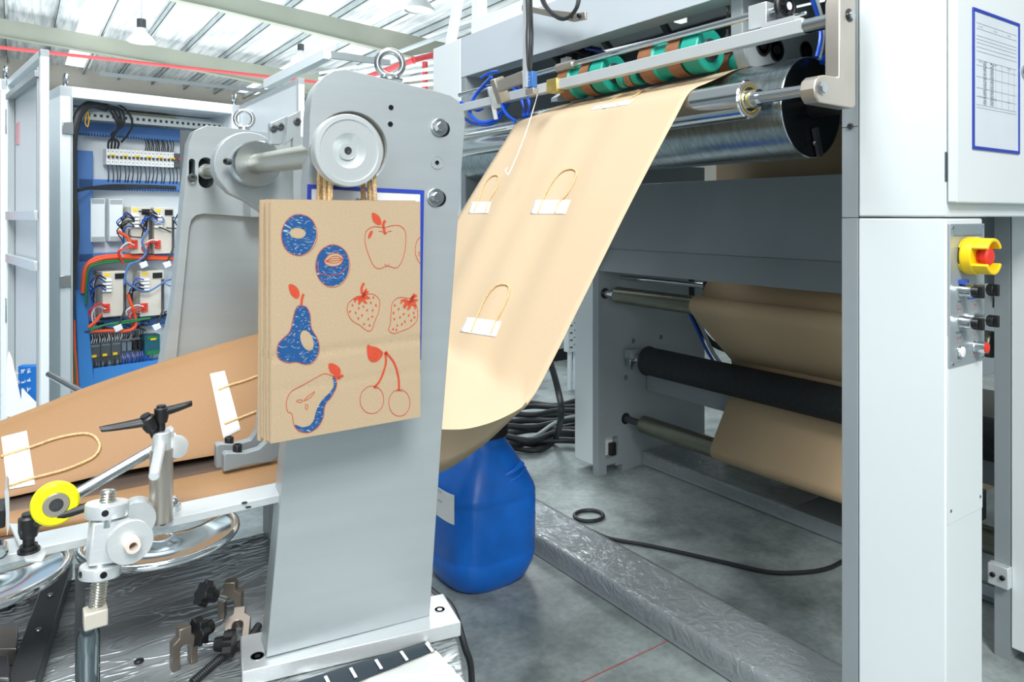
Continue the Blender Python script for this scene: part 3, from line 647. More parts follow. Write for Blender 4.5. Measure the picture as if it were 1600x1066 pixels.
# paper web through the frame
wp = []
def arc(cx, cz, r, a0, a1, n=10): return [(cx+r*math.cos(math.radians(a0+(a1-a0)*i/n)), cz+r*math.sin(math.radians(a0+(a1-a0)*i/n))) for i in range(n+1)]
path = [(2.86, 1.95), (2.86, 1.5), (2.86, 1.2)]+arc(2.708, 1.015, .047, 40, 205)+[(2.76, .95), (2.98, .68), (2.99, .55)]+[(2.985, .52)]+arc(2.865, .29, .051, 150, 300, 10)[::1]
path = [(2.86, 1.95), (2.86, 1.5), (2.84, 1.2)]+arc(2.708, 1.015, .047, 45, 218)+[(2.975, .72), (2.985, .64), (2.975, .56)]+arc(2.865, .29, .051, 160, 280, 10)+[(3.3, .22), (3.9, .20)]
mb = MB(); mb.grid([[(x, y, z) for y in (1.44, 1.75, 2.05, 2.35)] for x, z in path])
wq = mb.build('kraft_paper_web', KRAFTB2, solid=.0008); tag(wq, 'brown paper web running around the low rollers of the rear frame', 'paper web')
# ================================================================ KRAFT WEB
prof = [(1.995, 1.848), (1.94, 1.894), (1.875, 1.9095), (1.82, 1.898), (1.75, 1.869), (1.68, 1.841), (1.638, 1.8245), (1.602, 1.800), (1.555, 1.735), (1.448, 1.587), (1.35, 1.447), (1.259, 1.312), (1.172, 1.183), (1.10, 1.077), (1.04, 1.0), (.968, .966), (.896, .9456), (.846, .938), (.75, .935), (.62, .93)]
foldY = [1.42]*15+[1.428, 1.455, 1.50, 1.60, 1.72]
nearP = [None]*14+[(1.041, .993, 1.425), (1.02, .945, 1.47), (.99, .852, 1.57), (.90, .80, 1.60), (.80, .79, 1.62), (.62, .85, 1.62)]
P3 = cr([(a, b, 0) for a, b in prof], 5); FY = [v.x for v in cr([(v, 0, 0) for v in foldY], 5)]
NP = []
for i, n in enumerate(nearP): NP.append(Vector((prof[i][0], prof[i][1], 1.42)) if n is None else Vector(n))
NPs = cr(NP, 5)
rows = []; NT = 36
for i, (p, fy, n) in enumerate(zip(P3, FY, NPs)):
    row = []; s = i/(len(P3)-1); blend = max(0, min(1, (s-.70)/.05))
    sag = max(0, s-.30)
    flat = [Vector((p.x, 1.42+.88*j/NT, p.y)) for j in range(NT+1)]
    for j in range(NT+1):
        t = j/NT
        if j <= 4:
            u = j/4; q = Vector((n.x*(1-u)+p.x*u, n.z*(1-u)+(fy)*u, n.y*(1-u)+p.y*u)); q = Vector((q.x, q.y, q.z+math.sin(u*math.pi)*.006))
            f2 = flat[j]; row.append(f2.lerp(q, blend))
        else:
            u = (j-4)/(NT-4); y = fy+(2.30-fy)*u
            wv = .006*math.sin(u*math.pi)*math.sin(u*9+s*4)*min(1, sag*4)+.004*math.sin(u*23+s*9)*math.sin(u*math.pi)*min(1, sag*4)
            y2 = 1.42+.88*t
            lift = blend*(.10*u+.0*u*u)
            row.append(Vector((p.x-wv, y2*(1-blend)+y*blend, p.y+wv+lift)))
    rows.append(row)
mbw = MB(); mbw.grid(rows)
web = mbw.build('paper_web', KRAFT, smooth=45, solid=.0006); tag(web, 'wide kraft paper web with white handle patches sweeping down from the rollers', 'paper web')
# left: folded tube, continuing from the web
rows = []
tp = [(.80, 1.66, .925, 1.95, 1.165), (.56, 1.67, .92, 1.95, 1.14), (.35, 1.68, .92, 1.94, 1.102), (.15, 1.685, .918, 1.93, 1.056), (0, 1.675, .910, 1.90, 1.015), (-.2, 1.67, .908, 1.88, .965), (-.45, 1.67, .908, 1.86, .935), (-.7, 1.67, .908, 1.86, .925)]
for (x, yb, zb2, yt, zt2) in tp:
    sec = [(yb+.1, zb2-.002), (yb+.02, zb2), (yb, zb2+.006), (yb+(yt-yb)*.25, zb2+(zt2-zb2)*.38), (yb+(yt-yb)*.5, zb2+(zt2-zb2)*.66), (yb+(yt-yb)*.78, zb2+(zt2-zb2)*.90), (yt-.02, zt2-.005), (yt, zt2), (yt+.03, zt2-.012), (yt+.14, zb2+(zt2-zb2)*.6), (yt+.3, zb2)]
    rows.append([(x, a.x, a.y) for a in cr([(q[0], q[1], 0) for q in sec], 4)])
cols = list(zip(*rows)); C2 = [cr(list(c), 6) for c in cols]; rows = [list(r) for r in zip(*C2)]
tube = MB().grid(rows).build('folded_tube', KRAFT_SHADE, web, smooth=60, solid=.0008)
# near side gusset strip lying on the table
rows = []
for (x, y0, y1, z) in ((.62, 1.42, 1.60, .918), (.41, 1.42, 1.57, .913), (.25, 1.435, 1.56, .911), (.10, 1.46, 1.555, .910), (-.05, 1.50, 1.55, .909)):
    rows.append([(x, y0, z-.003), (x, y0+.008, z+.012), (x, y0+(y1-y0)*.4, z+.022), (x, y0+(y1-y0)*.8, z+.020), (x, y1, z+.004), (x, y1-.03, z)])
MB().grid([list(r) for r in zip(*[cr(list(c), 5) for c in zip(*rows)])]).build('gusset_strip', KRAFT_SHADE, web, smooth=60, solid=.0008)
# patches and handles, laid on the real surface
def bvh(o):
    o.data.calc_loop_triangles(); W = o.matrix_parent_inverse
    base = WLOC[o.name]
    if o.parent: off = Vector((0, 0, 0))
    else: off = base
    return BVHTree.FromPolygons([v.co+off for v in o.data.vertices], [tuple(p.vertices) for p in o.data.polygons])
BW, BT = bvh(web), bvh(tube)
def hit(B, px, py, off):
    d = ray(px, py).normalized(); h = B.ray_cast(O, d)
    if h[0] is None: return None
    n = h[1]; n = n if n.dot(d) < 0 else -n
    return h[0]+n*off
def quad(B, Q, off=.0012, n=10, m=6):
    rows = []
    for i in range(n+1):
        row = []
        for j in range(m+1):
            u, v = i/n, j/m
            x = (Q[0][0]*(1-u)+Q[1][0]*u)*(1-v)+(Q[3][0]*(1-u)+Q[2][0]*u)*v; y = (Q[0][1]*(1-u)+Q[1][1]*u)*(1-v)+(Q[3][1]*(1-u)+Q[2][1]*u)*v
            h = hit(B, x, y, off+.0005*random.random())
            if h is None: return None
            row.append(h)
        rows.append(row)
    return rows
def patch(B, Q, cords, label=None, r=.0028):
    rows = quad(B, Q)
    if rows is None: print('MISS patch', Q); return
    p = MB().grid(rows).build('handle_patch', PAPW, web, smooth=60, solid=.0006)
    if label: p['label'] = label
    for c in cords:
        P = [hit(B, x, y, .003) for x, y in c]
        P = [q for q in P if q]
        if len(P) > 2: MB().tube(P, r, 8, sm=6).build('paper_handle', CORD, p)
patch(BW, [(738, 316), (768, 316), (763, 334), (732, 334)], [[(742, 330), (748, 316), (757, 290), (768, 277), (778, 275), (780, 282), (776, 296), (764, 316), (760, 330)]])
patch(BW, [(837, 313), (892, 313), (884, 335), (829, 335)], [[(842, 333), (848, 316), (862, 288), (878, 270), (893, 265), (901, 269), (900, 280), (888, 303), (874, 318), (868, 333)]])
patch(BW, [(731, 496), (784, 503), (775, 527), (719, 519)], [[(738, 518), (745, 500), (758, 470), (773, 450), (788, 445), (796, 450), (795, 464), (784, 488), (775, 504), (768, 522)]])
patch(BW, [(818, 186), (852, 180), (845, 186), (812, 192)], [])
patch(BW, [(931, 166), (992, 155), (981, 164), (922, 173)], [[(940, 168), (965, 153), (1000, 142)], [(965, 165), (990, 152), (1007, 142)]])
patch(BT, [(328, 585), (351, 580), (376, 672), (349, 686)], [[(341, 611), (360, 603), (380, 597), (404, 588)], [(350, 664), (370, 656), (390, 648), (404, 643)]])
patch(BT, [(2, 684), (42, 674), (55, 758), (12, 766)], [[(2, 715), (50, 700), (90, 686), (130, 679), (148, 684), (156, 698), (150, 712), (135, 722), (100, 736), (55, 748), (12, 762)]])
# ================================================================ FOREGROUND STAND
SA = math.radians(-8); sx_, sy_ = Vector((math.cos(SA), math.sin(SA), 0)), Vector((-math.sin(SA), math.cos(SA), 0))
SO = Vector((.349, 1.236, .70))
def sp(px, py, d=0.): return atp(px, py, SO+sy_*d, sy_)
st = thing('forming_stand', 'leaning grey plate stand with eye bolt, shaft and silver disc in the foreground', 'machine stand', (.5, 1.25, .69))
pl = [(416, 1028), (445, 709), (480, 330), (484, 180), (487, 152), (494, 133), (506, 119), (522, 110), (540, 108), (688, 144), (704, 149), (717, 158), (725, 172), (727, 190), (719, 295), (705, 490), (690, 680), (671.5, 962.6)]
pl = [sp(*q) for q in pl]
hc = sp(549, 232)
MB().prism(pl, [circ(hc, sx_, Z_, .066, 40)], sy_*.06).build('front_plate', STAND, st, bevel=.0012)
# flange behind opening
fl_ = MB().lathe(hc+sy_*.03, -sy_, [(0, .0645), (.012, .0645), (.012, .045), (.02, .045), (.02, 0)], 48).build('flange', NICK, st)
for k in range(6):
    th = 2*math.pi*k/6+.5; mb = MB(); capscrew(mb, hc+sy_*.018+sx_*math.cos(th)*.056+Z_*math.sin(th)*.056, -sy_, .005, .006); mb.build('cap_screw', GUN, fl_)
for (px, py) in ((611, 168), (610, 194)): MB().lathe(sp(px, py, -.0005), -sy_, [(0, 0), (0, .0048), (.0004, .0048)], 16).build('threaded_hole', BLKD, st)
for (px, py) in ((686, 199), (680, 308)):
    c = sp(px+5, py+2, -.0005); MB().lathe(c, -sy_, [(0, 0), (0, .0155), (.0004, .0155)], 24).build('slot_recess', BLKD, st)
    hexbolt(st, 'hex_bolt', sp(px, py, -.001), -sy_, .0095, .013)
MB().lathe(sp(683, 254, -.0005), -sy_, [(0, .0125), (.001, .0125), (.001, .0112), (.0004, .0112), (.0004, .0045), (.001, .0045), (.001, 0)], 28).build('plug', STAND, st)
MB().lathe(sp(683, 254, -.0018), -sy_, [(0, 0), (0, .004), (.0003, .004)], 16).build('threaded_hole', BLKD, st)
# foot and sole plates
def slab(pts, z0, z1, name, m, parent, bev=.002): return MB().prism([Vector((p.x, p.y, z0)) for p in pts], [], (0, 0, z1-z0)).build(name, m, parent, bevel=bev)
f0 = Vector((.305, 1.19, 0)); e1 = sx_; e2 = sy_
F = [Vector(q) for q in ((.306, 1.224, 0), (.677, 1.144, 0), (.700, 1.25, 0), (.329, 1.33, 0))]; c0 = F[0]; e1 = (F[1]-F[0]).normalized(); e2 = Vector((-e1.y, e1.x, 0)); fw, fd = .38, .108
foot = slab(F, .672, .698, 'foot', ALU, st)
for (u, v) in ((.026, .035), (fw-.025, .055)):
    p = c0+e1*u+e2*v+Z_*.698; MB().lathe(p, Z_, [(0, .0115), (.0008, .0115), (.0008, .0095), (.0, .0095), (0, .005), (.0008, .005), (.0008, 0)], 24).build('foot_screw', STEEL, foot)
# second plate beyond the tube
Y2 = 2.2
bp2 = [(262, 560), (272, 470), (288, 300), (296, 222), (304, 204), (323, 196), (345, 198), (470, 213), (530, 222), (560, 240), (560, 560)]
bp2 = [at(x, y, Y=Y2) for x, y in bp2]; bp2[0] = at(240, 640, Y=Y2); bp2[-1] = at(540, 640, Y=Y2)
def slot(px, py, w, h, Yp, n=12):
    c = at(px, py, Y=Yp); P = []
    for k in range(n+1): th = math.pi*k/n; P.append(c+X_*math.cos(th)*w+Z_*(h+math.sin(th)*w))
    for k in range(n+1): th = math.pi+math.pi*k/n; P.append(c+X_*math.cos(th)*w+Z_*(-h+math.sin(th)*w))
    return P
rc = [(272, 600), (296, 355), (299, 344), (306, 337), (318, 334), (500, 347), (520, 360), (520, 600)]
RCH = [at(x, y, Y=Y2) for x, y in rc]
MB().prism(bp2, [RCH, slot(322, 270, .020, .024, Y2), slot(300, 267, .008, .026, Y2)], (0, .07, 0)).build('rear_plate', STAND, st, bevel=.0012)
MB().box((at(285, 270, Y=2.24).x, 2.272, 1.45), (at(345, 270, Y=2.24).x, 2.28, 1.7)).build('hole_backing', XGREY, st)
# raised casting face around the recessed panel
MB().prism([p+Y_*.022 for p in RCH], [], (0, .01, 0)).build('recess_panel', STAND, st)
capb = MB(); capscrew(capb, at(300, 278, Y=2.19), -Y_, .012, .012); capb.build('cap_screw', GUN, st)
# cross shaft
A, B = at(322, 268, Y=2.2), at(548, 235, Y=1.09)
dsh = (A-B).normalized(); sh0 = B+dsh*(-.01)
def sh(Y): t = (Y-B.y)/(A.y-B.y); return B+(A-B)*t
shf = MB().lathe(sh(2.20), sh(1.09)-sh(2.20), [(0, .017), (.45, .017), (.45, .0225), ((sh(1.13)-sh(2.2)).length, .0225)], 28).build('cross_shaft', mat('oiled_shaft', '#B9B8AA', .3, .9, var=.15, vs=60, aniso=(4, 60, 4)), st)
MB().lathe(sh(2.2), sh(1.09)-sh(2.20), [(-.03, .022), (.01, .022), (.01, .016)], 24).build('collar_nut', STEEL, shf)
# bearing arm on the shaft (curved bracket)
hubc = sh(1.72)
ring = circ(hubc, X_, Z_, .062, 40)
arm = []
c = hubc
for th in range(25, 211, 12): arm.append(c+X_*.078*math.cos(math.radians(th))+Z_*.078*math.sin(math.radians(th)))
arm += [c+Vector((-.045, 0, -.066)), c+Vector((-.005, 0, -.085)), c+Vector((.03, 0, -.11)), c+Vector((.05, 0, -.16)), c+Vector((.055, 0, -.25)), c+Vector((.16, 0, -.25)), c+Vector((.13, 0, -.03)), c+Vector((.11, 0, .03))]
ba = MB().prism(arm, [circ(c, X_, Z_, .042, 30)], (0, .035, 0)).build('bearing_arm', STAND, st, bevel=.003)
MB().lathe(hubc+Y_*.037, Y_, [(0, .074), (.02, .074)], 40).build('arm_backing', STAND, ba)
MB().lathe(hubc+Y_*.03, -dsh, [(0, .046), (.045, .044), (.045, .038), (.06, .038)], 40).build('bearing_sleeve', NICK, ba)
hb_ = MB().lathe(hubc-Y_*.03, -dsh, [(0, .052), (.045, .052), (.05, .050), (.05, .0225)], 44).build('clamp_collar', STEEL, ba)
mb = MB(); capscrew(mb, hubc+Vector((-.052, -.03, .004)), (-.8, -.6, 0), .0075, .012); mb.build('cap_screw', GUN, hb_)
# brackets near the top of the arm
bk = MB(); q = [(422, 192), (450, 180), (451, 212), (447, 222), (438, 226), (422, 226)]
bk.prism([at(x, y, Y=1.66) for x, y in q], [], (0, .02, 0)); b1 = bk.build('top_bracket', STAND, st, bevel=.002)
q = [(450, 182), (470, 172), (470, 330), (458, 330), (458, 216), (446, 226)]
MB().prism([at(x, y, Y=1.60) for x, y in q], [], (0, .02, 0)).build('side_bracket', STAND, st, bevel=.002)
for (px, py, yy) in ((427, 201, 1.659), (438, 198, 1.659), (464, 190, 1.599)):
    mb = MB(); capscrew(mb, at(px, py, Y=yy), -Y_, .0085, .004); mb.build('cap_screw', GUN, b1)
mb = MB(); capscrew(mb, at(381, 230, Y=2.19), -Y_, .016, .02); mb.build('cap_screw', BLACK, st); mb = MB(); mb.cyl(at(357, 236, Y=2.12), at(375, 234, Y=2.12), .009); mb.build('clamp_stud', BLACK, st)
MB().box(tuple(at(391, 340, Y=2.12)), tuple(at(455, 300, Y=2.19))).build('junction_cover', DGREY, st, bevel=.003)
lb = at(400, 300, Y=2.119); lb2 = at(416, 316, Y=2.119); MB().box((lb.x, lb.y-.001, lb2.z), (lb2.x, lb.y, lb.z)).box((lb.x+.004, lb.y-.002, lb2.z+.005), (lb.x+.010, lb.y-.001, lb.z-.008)).build('rating_label', mat('label_pale', '#DCEBEA', .5), st)
# silver disc on the shaft end
dc = at(548, 235, Y=1.085); dax = Vector((.02, -1, 0)).normalized()
disc = MB().lathe(dc-dax*.026, dax, [(0, 0), (0, .054), (.006, .0585), (.020, .0585), (.023, .057), (.0235, .050), (.021, .049), (.021, .0285), (.008, .0145), (.014, .0140), (.016, .0125), (.016, .0065), (.010, .0065), (.010, 0)], 72).build('end_disc', mat('satin_white_metal', '#DDE3E4', .33, .55, var=.02), st)
MB().lathe(dc-dax*.013, dax, [(0, .006), (.001, .006), (.001, .003), (-.002, 0)], 20).build('centre_screw', GUN, disc)
MB().lathe(sh(1.19), sh(1.1)-sh(1.19), [(0, .035), (.02, .035), (.02, .022), (.075, .022)], 32).build('hub', NICK, disc)
# lifting eye bolts
def eye(px, py, Yp, R, r, label, zbase, ax=(0, 1, 0)):
    c = at(px, py, Y=Yp); e = thing('eye_bolt', label, 'eye bolt', (c.x, c.y, c.z-R-.03))
    MB().torus(c, ax, R, r, 40, 14).build('ring', STEEL, e)
    MB().lathe((c.x, c.y, zbase), Z_, [(0, R*1.0), (.004, R*1.0), (.008, R*.72), (c.z-R-zbase+.002, R*.55)], 28).build('collar', STEEL, e)
    return e
pc_ = at(611, 100, Y=1.225); ztop = 1.692
Pt = sp(610, 126, .03)
eye(609.5, 99.5, Pt.y, .0235, .0062, 'large forged eye bolt on top of the foreground stand plate', Pt.z-.001, (.35, 1, 0))
Pb = at(381, 206, Y=2.235)
eye(381.5, 186, 2.235, .0255, .0065, 'small eye bolt on top of the rear stand plate', Pb.z-.004, (.3, 1, 0))
# blue-framed folder on the plate
fd_ = thing('document_holder', 'blue-framed document holder on the grey stand, mostly behind the hanging bags', 'document holder', sp(570, 560, -.002))
q = [sp(x, y, -.0015) for x, y in ((480, 288), (662, 297.5), (657, 562), (474, 575))]
def inset(Q, a, b):
    c = sum(Q, Vector())/4; out = []
    for p in Q: out.append(p)
    L = (Q[1]-Q[0]).length; Hh = (Q[3]-Q[0]).length; u = (Q[1]-Q[0])/L; v = (Q[3]-Q[0])/Hh
    return [Q[0]+u*a+v*a, Q[1]-u*a+v*a, Q[2]-u*a-v*a, Q[3]+u*a-v*a]
MB().prism(q, [inset(q, .007, .007)], -sy_*.003).build('frame', BLUEF, fd_)
ps = MB().prism(inset(q, .005, .005), [], -sy_*.001).build('paper_sheet', mat('sleeve_sheet', '#E2E9F2', .3, coat=.5), fd_)
glyph_row(ps, sp(555, 318, -.0035), sx_, Z_, -sy_, 3, .011, TXT, 'printed_heading', 11)
# ================================================================ HANGING PAPER BAGS
INKB = bpy.data.materials.new('blue_crayon_print'); INKB.use_nodes = True
def ink(m, c, pale):
    t = m.node_tree; b = t.nodes['Principled BSDF']; b.inputs['Roughness'].default_value = .75
    tcn = t.nodes.new('ShaderNodeTexCoord'); mp = t.nodes.new('ShaderNodeMapping'); mp.inputs['Rotation'].default_value = (0, .5, 0); mp.inputs['Scale'].default_value = (130, 130, 700)
    n0 = t.nodes.new('ShaderNodeTexNoise'); n0.inputs['Scale'].default_value = 18
    n = t.nodes.new('ShaderNodeTexNoise'); n.inputs['Scale'].default_value = 1; n.inputs['Detail'].default_value = 2
    mx = t.nodes.new('ShaderNodeMixRGB'); mx.inputs[0].default_value = .06
    t.links.new(tcn.outputs['Object'], n0.inputs[0]); t.links.new(tcn.outputs['Object'], mx.inputs[1]); t.links.new(n0.outputs['Color'], mx.inputs[2])
    t.links.new(mx.outputs[0], mp.inputs[0]); t.links.new(mp.outputs[0], n.inputs[0])
    r = t.nodes.new('ShaderNodeValToRGB'); r.color_ramp.elements[0].position = .60; r.color_ramp.elements[0].color = srgb(c); r.color_ramp.elements[1].position = .66; r.color_ramp.elements[1].color = srgb(pale)
    t.links.new(n.outputs['Fac'], r.inputs[0]); t.links.new(r.outputs[0], b.inputs['Base Color'])
ink(INKB, '#0C4C86', '#9FB0B4')
INKR = mat('orange_red_print', '#C4472B', .75, var=.1, vs=200)
BY = 1.10
def bpt(cx, cy, off=.0004):
    p = at(400+cx/2.538, 280+cy/2.538, Y=BY); return Vector((p.x, BY-off, p.z))
TL, TR, BR, BL = at(424, 309, Y=BY), at(657, 318, Y=BY), at(656.5, 654.5, Y=BY), at(424, 690, Y=BY)
bx0, bx1, bz0, bz1 = (TL.x+BL.x)/2, (TR.x+BR.x)/2, (BR.z+BL.z)/2, (TL.z+TR.z)/2
def bag_body(parent):
    n = 26; crz = [bpt(300, 680).z, bpt(300, 812).z]; rows = []
    def yo(x, z):
        d = 0
        for c, a in ((crz[0], .0022), (crz[1], .0008)):
            d += a*math.exp(-((z-c-(x-bx0)*.01)/.004)**2)
        return d
    zs = sorted([bz0+(bz1-bz0)*i/60 for i in range(61)])
    for z in zs: rows.append([(bx0+(bx1-bx0)*j/8, BY+yo(bx0+(bx1-bx0)*j/8, z), z) for j in range(9)])
    mb = MB(); mb.grid(rows)
    T = .0085
    # gusseted sides: two folded layers each side, back panel
    mb.grid([[(bx0, BY, z), (bx0-.0012, BY+T*.22, z), (bx0+.010, BY+T*.5, z), (bx0-.0012, BY+T*.78, z), (bx0-.0008, BY+T, z)] for z in zs[::6]])
    mb.grid([[(bx1, BY, z), (bx1+.001, BY+T*.22, z), (bx1-.010, BY+T*.5, z), (bx1+.001, BY+T*.78, z), (bx1, BY+T, z)] for z in zs[::6]])
    mb.grid([[(bx0+(bx1-bx0)*j/4, BY+T, z) for j in range(5)] for z in zs[::6]])
    mb.grid([[(bx0, BY, bz0), (bx1, BY, bz0)], [(bx0, BY+T, bz0), (bx1, BY+T, bz0)]])
    return mb.build('bag_panel', KRAFTB, parent, smooth=35)
def fillp(mb, pts, sm=4, off=.0004):
    P = cr([bpt(x, y, off) for x, y in pts], sm, True); mb.prism(P, [], (0, 0, 0))
def line(mb, pts, w=.0009, closed=False, sm=5, off=.0007):
    w *= 1.3; P = cr([bpt(x, y, off) for x, y in pts], sm, closed)
    if closed: P = P+[P[0]]
    rows = []
    for i, p in enumerate(P):
        a = P[max(0, i-1)]; b = P[min(len(P)-1, i+1)]
        if closed and i in (0, len(P)-1): a, b = P[-2], P[1]
        t = (b-a); t = t.normalized() if t.length > 1e-7 else X_; s = Vector((-t.z, 0, t.x))
        rows.append([p-s*w/2, p+s*w/2])
    mb.grid(rows)
def ell(cx, cy, rx, ry, n=14, rot=0, wob=.0, seed=1):
    rr = random.Random(seed); out = []
    for k in range(n):
        th = 2*math.pi*k/n; x = rx*math.cos(th)*(1+rr.uniform(-wob, wob)); y = ry*math.sin(th)*(1+rr.uniform(-wob, wob))
        out.append((cx+x*math.cos(rot)-y*math.sin(rot), cy+x*math.sin(rot)+y*math.cos(rot)))
    return out
def holed(mb, outer, hole, off=.0004):
    P = cr([bpt(x, y, off) for x, y in outer], 4, True); H = cr([bpt(x, y, off) for x, y in hole], 3, True)
    mb.prism(P, [H], (0, 0, 0))
PEAR = [(180, 500), (200, 508), (213, 540), (218, 590), (238, 625), (249, 660), (243, 700), (220, 728), (190, 733), (160, 724), (125, 727), (95, 715), (82, 690), (86, 655), (105, 632), (132, 605), (143, 565), (152, 525), (165, 503)]
P2 = [(300, 779), (270, 772), (240, 786), (190, 814), (140, 842), (121, 880), (124, 920), (142, 932), (150, 975), (172, 1000), (210, 1005), (242, 985), (264, 950), (272, 900), (300, 860), (319, 822), (316, 792)]
CRES = [(303, 784), (316, 795), (320, 822), (302, 862), (275, 898), (268, 945), (246, 985), (210, 1006), (172, 1001), (153, 974), (188, 984), (224, 965), (240, 915), (262, 876), (290, 848), (308, 818)]
LEAF1 = [(130, 418), (150, 420), (168, 438), (172, 462), (160, 474), (142, 462), (131, 440)]
LEAF2 = [(287, 733), (310, 733), (332, 750), (334, 772), (315, 776), (293, 765)]
APPLE = [(512, 192), (540, 184), (572, 186), (592, 212), (592, 270), (578, 325), (556, 352), (520, 344), (490, 355), (466, 343), (446, 300), (432, 250), (436, 208), (462, 190), (490, 190)]
STR1 = [(430, 462), (400, 466), (368, 490), (361, 520), (378, 558), (412, 580), (438, 600), (458, 598), (470, 565), (486, 525), (489, 480), (468, 458), (448, 455)]
STR2 = [(600, 472), (565, 470), (540, 492), (535, 530), (532, 575), (525, 598), (545, 612), (575, 603), (610, 588), (638, 558), (638, 510), (622, 480)]
def star(cx, cy, R, r, n=5, rot=-1.57, sq=1.0):
    out = []
    for k in range(2*n):
        q = R if k % 2 == 0 else r; th = rot+math.pi*k/n; out.append((cx+q*math.cos(th), cy+q*math.sin(th)*sq))
    return out
def prints(panel):
    b = MB()
    holed(b, ell(169, 220, 69, 82, 18, .1, .012, 2), ell(165, 214, 32, 21, 12, .08))
    holed(b, ell(302, 342, 67, 83, 18, .05, .015, 3), [(270, 322), (290, 300), (315, 293), (338, 302), (344, 320), (330, 340), (300, 346), (278, 338)])
    holed(b, PEAR, ell(202, 640, 24, 43, 12, -.35))
    fillp(b, CRES)
    b.build('blue_fruit_print', INKB, panel, smooth=0)
    r = MB()
    line(r, ell(171, 222, 71, 82, 18, .1, .012, 5), .0007, True); line(r, ell(304, 344, 68, 84, 18, .05, .015, 6), .0007, True)
    line(r, [(x+2, y+2) for x, y in PEAR], .0007, True); line(r, P2, .0008, True); line(r, APPLE, .0008, True); line(r, STR1, .0008, True); line(r, STR2, .0008, True)
    line(r, ell(459, 875, 47, 55, 16, .1, .01), .0008, True); line(r, ell(568, 887, 42, 53, 16, 0, .01), .0008, True)
    line(r, [(653, 226), (638, 245), (631, 275), (634, 305), (652, 338)], .0008); line(r, [(652, 285), (643, 292), (651, 296)], .0006); line(r, [(643, 300), (651, 305)], .0006)
    line(r, [(245, 330), (250, 370), (290, 382), (335, 372), (362, 345)], .0007); line(r, [(272, 322), (290, 300), (315, 293), (338, 302), (344, 320), (330, 340), (300, 346), (278, 338)], .0007, True)
    for k in range(4): line(r, [(276, 326-k*0), (300, 308+k*8), (325, 306+k*8), (342, 318)], .0006)
    for L in (LEAF1, LEAF2): fillp(r, L, 4, .0007)
    line(r, [(180, 498), (181, 478), (188, 455)], .003); line(r, [(306, 782), (322, 782), (346, 780)], .0035); line(r, [(320, 790), (335, 788)], .003)
    line(r, [(512, 218), (506, 195), (504, 178), (512, 164)], .0035); line(r, [(486, 206), (500, 208), (512, 216), (524, 208), (538, 206)], .0007); line(r, [(510, 335), (518, 345), (528, 336)], .0007)
    fillp(r, [(459, 135), (476, 138), (492, 154), (496, 178), (480, 180), (463, 164)], 4, .0007)
    fillp(r, [(445, 222), (455, 205), (463, 208), (455, 228), (446, 236)], 3, .0007)
    fillp(r, [(441, 657), (455, 662), (480, 668), (503, 688), (492, 712), (470, 726), (448, 718), (440, 690)], 4, .0007)
    line(r, [(511, 688), (515, 720), (508, 755), (490, 800), (467, 828)], .0028); line(r, [(511, 688), (530, 705), (550, 735), (564, 785), (567, 840)], .0028)
    fillp(r, ell(516, 690, 7, 8, 8), 2, .0007)
    line(r, [(465, 822), (475, 830), (486, 824)], .0008); line(r, [(556, 842), (567, 838), (580, 842)], .0008)
    for (sx2, sy2, rot) in ((418, 465, -.4), (608, 484, .1)):
        for k in range(5):
            th = rot+math.pi*(.02+k*.27)-.3; L = 36 if k != 2 else 32
            dx, dy = math.cos(th), math.sin(th)
            fillp(r, [(sx2, sy2), (sx2+dx*L*.5-dy*7, sy2+dy*L*.5+dx*7), (sx2+dx*L, sy2+dy*L), (sx2+dx*L*.5+dy*7, sy2+dy*L*.5-dx*7)], 3, .0007)
        fillp(r, [(sx2, sy2-4), (sx2+16, sy2-30), (sx2+22, sy2-26), (sx2+10, sy2+4)], 3, .0007)
    line(r, [(420, 455), (418, 432), (428, 412)], .0032); line(r, [(612, 478), (622, 468), (637, 461)], .0032)
    rr = random.Random(4)
    for (C, pts) in ((STR1, [(382, 500), (395, 530), (407, 512), (405, 552), (425, 505), (420, 540), (428, 575), (440, 520), (445, 555), (455, 490), (462, 520), (465, 470), (475, 500), (450, 580), (437, 490), (372, 525), (460, 545), (392, 485)]), (STR2, [(550, 500), (545, 530), (548, 555), (560, 580), (570, 548), (565, 515), (585, 535), (590, 565), (605, 540), (615, 560), (625, 530), (575, 490), (543, 595), (602, 515), (628, 548), (630, 512), (578, 575), (556, 598), (590, 510)])):
        for (x, y) in pts: fillp(r, ell(x, y, 3.2, 5, 6, rr.uniform(-.5, .8)), 2, .0007)
    for e in (((165, 880), 12, 5, 0), ((192, 903), 5, 10, 0)):
        line(r, ell(e[0][0]+8, e[0][1], e[1], e[2], 8), .0007, True)
    line(r, [(190, 878), (205, 862), (232, 842), (215, 866), (190, 880)], .0007)
    r.build('orange_fruit_print', INKR, panel, smooth=0)
def bag_handles(parent):
    xs = (at(511, 300, Y=1.12).x, at(577, 300, Y=1.12).x)
    for dy, dx in ((.0036, 0.), (.0060, .004)):
        y = BY+dy; a, b = xs[0]+dx, xs[1]+dx*.6; c = Vector(((a+b)/2, y, 1.575))
        P = [(a-.004, y, bz1-.03), (a-.002, y, bz1+.02), (a, y, 1.545), (a+.008, y, 1.575), (c.x, y, 1.588), (b-.008, y, 1.575), (b, y, 1.545), (b+.002, y, bz1+.02), (b+.004, y, bz1-.03)]
        MB().tube(P, .0028, 8, sm=6).build('paper_handle', CORD, parent)
bag0 = thing('paper_bag', 'front kraft paper bag printed with blue and orange fruit drawings', 'paper bag', ((bx0+bx1)/2, BY+.004, bz0), 'kraft bags hanging on the shaft')
pnl_ = bag_body(bag0); prints(pnl_); bag_handles(bag0)
